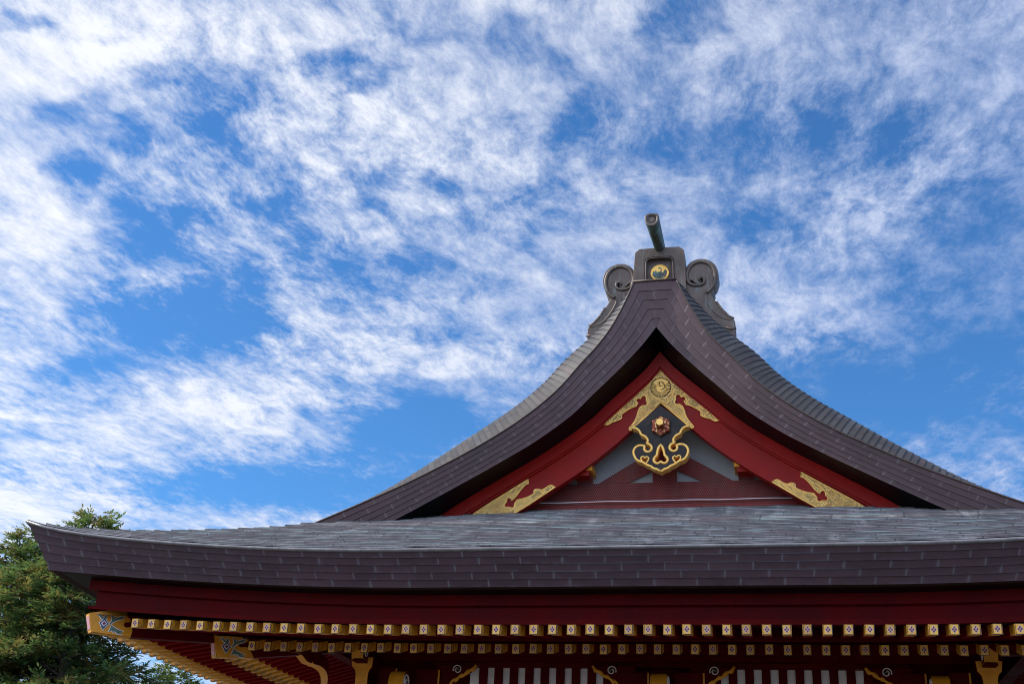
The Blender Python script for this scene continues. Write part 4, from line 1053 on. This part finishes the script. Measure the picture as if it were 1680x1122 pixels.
M_LEAF = leafmat('cypress_leaf', (0.030, 0.088, 0.034), (0.135, 0.245, 0.080), (0.38, 0.15, 0.05), 0.6)
M_LEAF2 = leafmat('bright_cypress_leaf', (0.08, 0.14, 0.03), (0.26, 0.30, 0.06), (0.26, 0.16, 0.04), 0.3)
def conifer(name, label, loc, height, prof, nbranch, mleaf, seed, spray=0.5, dens=1.0, group=None):
    """prof: (height fraction, branch reach) pairs; crown built from drooping sprays of small leaf blades"""
    rnd = random.Random(seed)
    root = empty(name, loc); tag(root, label, 'tree', group)
    hs = [p[0] for p in prof]; rs = [p[1] for p in prof]
    def reach(h):
        for i in range(len(hs)-1):
            if hs[i] <= h <= hs[i+1]: t = (h-hs[i])/(hs[i+1]-hs[i]); return rs[i]+(rs[i+1]-rs[i])*t
        return 0.05
    tk = MB()
    tp = [(0.12*math.sin(z*0.5), 0.1*math.cos(z*0.4), z) for z in [height*i/14 for i in range(14)]]
    tk.tube(tp, [0.34*(1-i/14.5)+0.03 for i in range(14)], 8, up=(0.3, 1, 0))
    verts, faces, tone = [], [], []
    def leaf(p, d, s, L_, w, tn):
        n = d.cross(s); 
        i = len(verts)
        verts.extend((tuple(p-s*w*0.4), tuple(p+d*L_*0.55-s*w), tuple(p+d*L_), tuple(p+d*L_*0.5+s*w)))
        faces.append((i, i+1, i+2, i+3)); tone.extend([tn]*4)
    def sprayat(p, d, size, tn0):
        # a frond: short axis with side blades alternating, bending down at the tip
        s = d.cross(Vector((rnd.uniform(-.4, .4), rnd.uniform(-.4, .4), 1))).normalized()
        nb = 6
        for j in range(nb):
            t = j/nb; q = p+d*(size*t)+Vector((0, 0, -0.12*size*t*t))
            for sd in (-1, 1):
                dd = (d*0.75+s*sd*rnd.uniform(0.5, 0.9)+Vector((rnd.uniform(-.25, .25), rnd.uniform(-.25, .25), rnd.uniform(-.35, .35)))).normalized()
                ss = dd.cross(Vector((rnd.uniform(-.6, .6), rnd.uniform(-.6, .6), 1))).normalized()
                leaf(q, dd, ss, size*rnd.uniform(0.34, 0.58)*(1-0.4*t), size*rnd.uniform(0.05, 0.085), min(1, max(0, tn0+rnd.uniform(-.22, .22))))
        leaf(p+d*size*0.9, d, s, size*0.35, size*0.06, tn0)
    for k in range(nbranch):
        h = hs[0]+(hs[-1]-hs[0])*(k+rnd.random())/nbranch
        r = reach(h)*rnd.uniform(0.62, 1.08)
        if r < 0.12: r = 0.12
        a = k*2.39996+rnd.uniform(-.5, .5)
        z0 = h*height; dirh = Vector((math.cos(a), math.sin(a), 0))
        rise = rnd.uniform(0.05, 0.45)
        p0 = Vector((0.1*math.sin(z0*0.5), 0.1*math.cos(z0*0.4), z0))
        pts = [p0+dirh*(r*t)+Vector((0, 0, r*(rise*t-0.42*t*t)))+Vector((rnd.uniform(-.05, .05), rnd.uniform(-.05, .05), rnd.uniform(-.04, .04)))*r for t in (0, .25, .5, .75, 1)]
        tk.tube(pts, [0.05*min(1, r/2)+0.012, 0.04*min(1, r/2)+0.01, 0.025, 0.015, 0.006], 5, up=(0.2, 0.1, 1))
        tn0 = rnd.uniform(0.2, 0.8)
        ns = max(3, int(r*9*dens))
        for j in range(ns):
            t = 0.28+0.72*((j+rnd.random())/ns)**0.8
            i = min(3, int(t*4)); q = pts[i].lerp(pts[i+1], t*4-i)
            side = dirh.cross(Vector((0, 0, 1)))*rnd.choice((-1, 1))
            spread = 0.30*r*(1.15-t)+0.15
            q = q+side*rnd.uniform(0, spread)+Vector((0, 0, rnd.uniform(-.18, .12)*spread*1.4))
            d = (dirh*rnd.uniform(0.5, 1.0)+side*rnd.uniform(0.1, 0.9)+Vector((0, 0, rnd.uniform(-0.35, 0.55)))).normalized()
            for _ in range(2):
                sprayat(q+Vector((rnd.uniform(-.12, .12), rnd.uniform(-.12, .12), rnd.uniform(-.1, .1))), (d+Vector((rnd.uniform(-.5, .5), rnd.uniform(-.5, .5), rnd.uniform(-.3, .4)))).normalized(), spray*rnd.uniform(0.7, 1.15), tn0)
    for k in range(int(nbranch*0.12)):
        h = rnd.uniform(hs[0]+0.2, 0.9)*height; a = rnd.uniform(0, 2*math.pi); r = reach(h/height)*rnd.uniform(0.8, 1.02)
        d = Vector((math.cos(a), math.sin(a), rnd.uniform(-.1, .35))); p = Vector((0, 0, h))+d*r*0.45
        for j in range(3):
            q = (d+Vector((rnd.uniform(-.5, .5), rnd.uniform(-.5, .5), rnd.uniform(-.3, .4)))).normalized()*r*rnd.uniform(.3, .55)
            tk.tube([p, p+q*0.5+Vector((0, 0, .05)), p+q], [0.02, 0.013, 0.004], 4, mat=1, up=(.2, .1, 1))
    tk.build('trunk', [M_BARK, M_TWIG], root, merge=False)
    me = bpy.data.meshes.new('crown'); me.from_pydata(verts, [], faces); me.materials.append(mleaf)
    at = me.attributes.new('tone', 'FLOAT', 'POINT'); at.data.foreach_set('value', tone); me.update()
    link('crown', me, root)
    return root
conifer('cypress_tree', 'tall cypress whose bushy top shows above the upturned copper eave corner', (-19.8, 17.3, 0), 12.2,
        [(0.15, 3.3), (0.54, 3.1), (0.72, 2.5), (0.84, 1.9), (0.93, 1.1), (1.0, 0.15)], 170, M_LEAF, 3, 0.52, 1.3, 'cypresses behind the hall')
conifer('cypress_tree', 'wide browning cypress at the left edge of the picture, left of the eave corner', (-22.9, 18.6, 0), 12.0,
        [(0.15, 3.4), (0.5, 3.4), (0.7, 2.8), (0.82, 2.2), (0.93, 1.2), (1.0, 0.15)], 170, M_LEAF, 11, 0.52, 1.3, 'cypresses behind the hall')
conifer('cypress_tree', 'small bright yellow-green cypress low behind the gold rafter ends', (-18.8, 22.3, 0), 8.5,
        [(0.15, 2.1), (0.6, 2.0), (0.85, 1.2), (1.0, 0.1)], 90, M_LEAF2, 5, 0.42, 1.6, 'cypresses behind the hall')
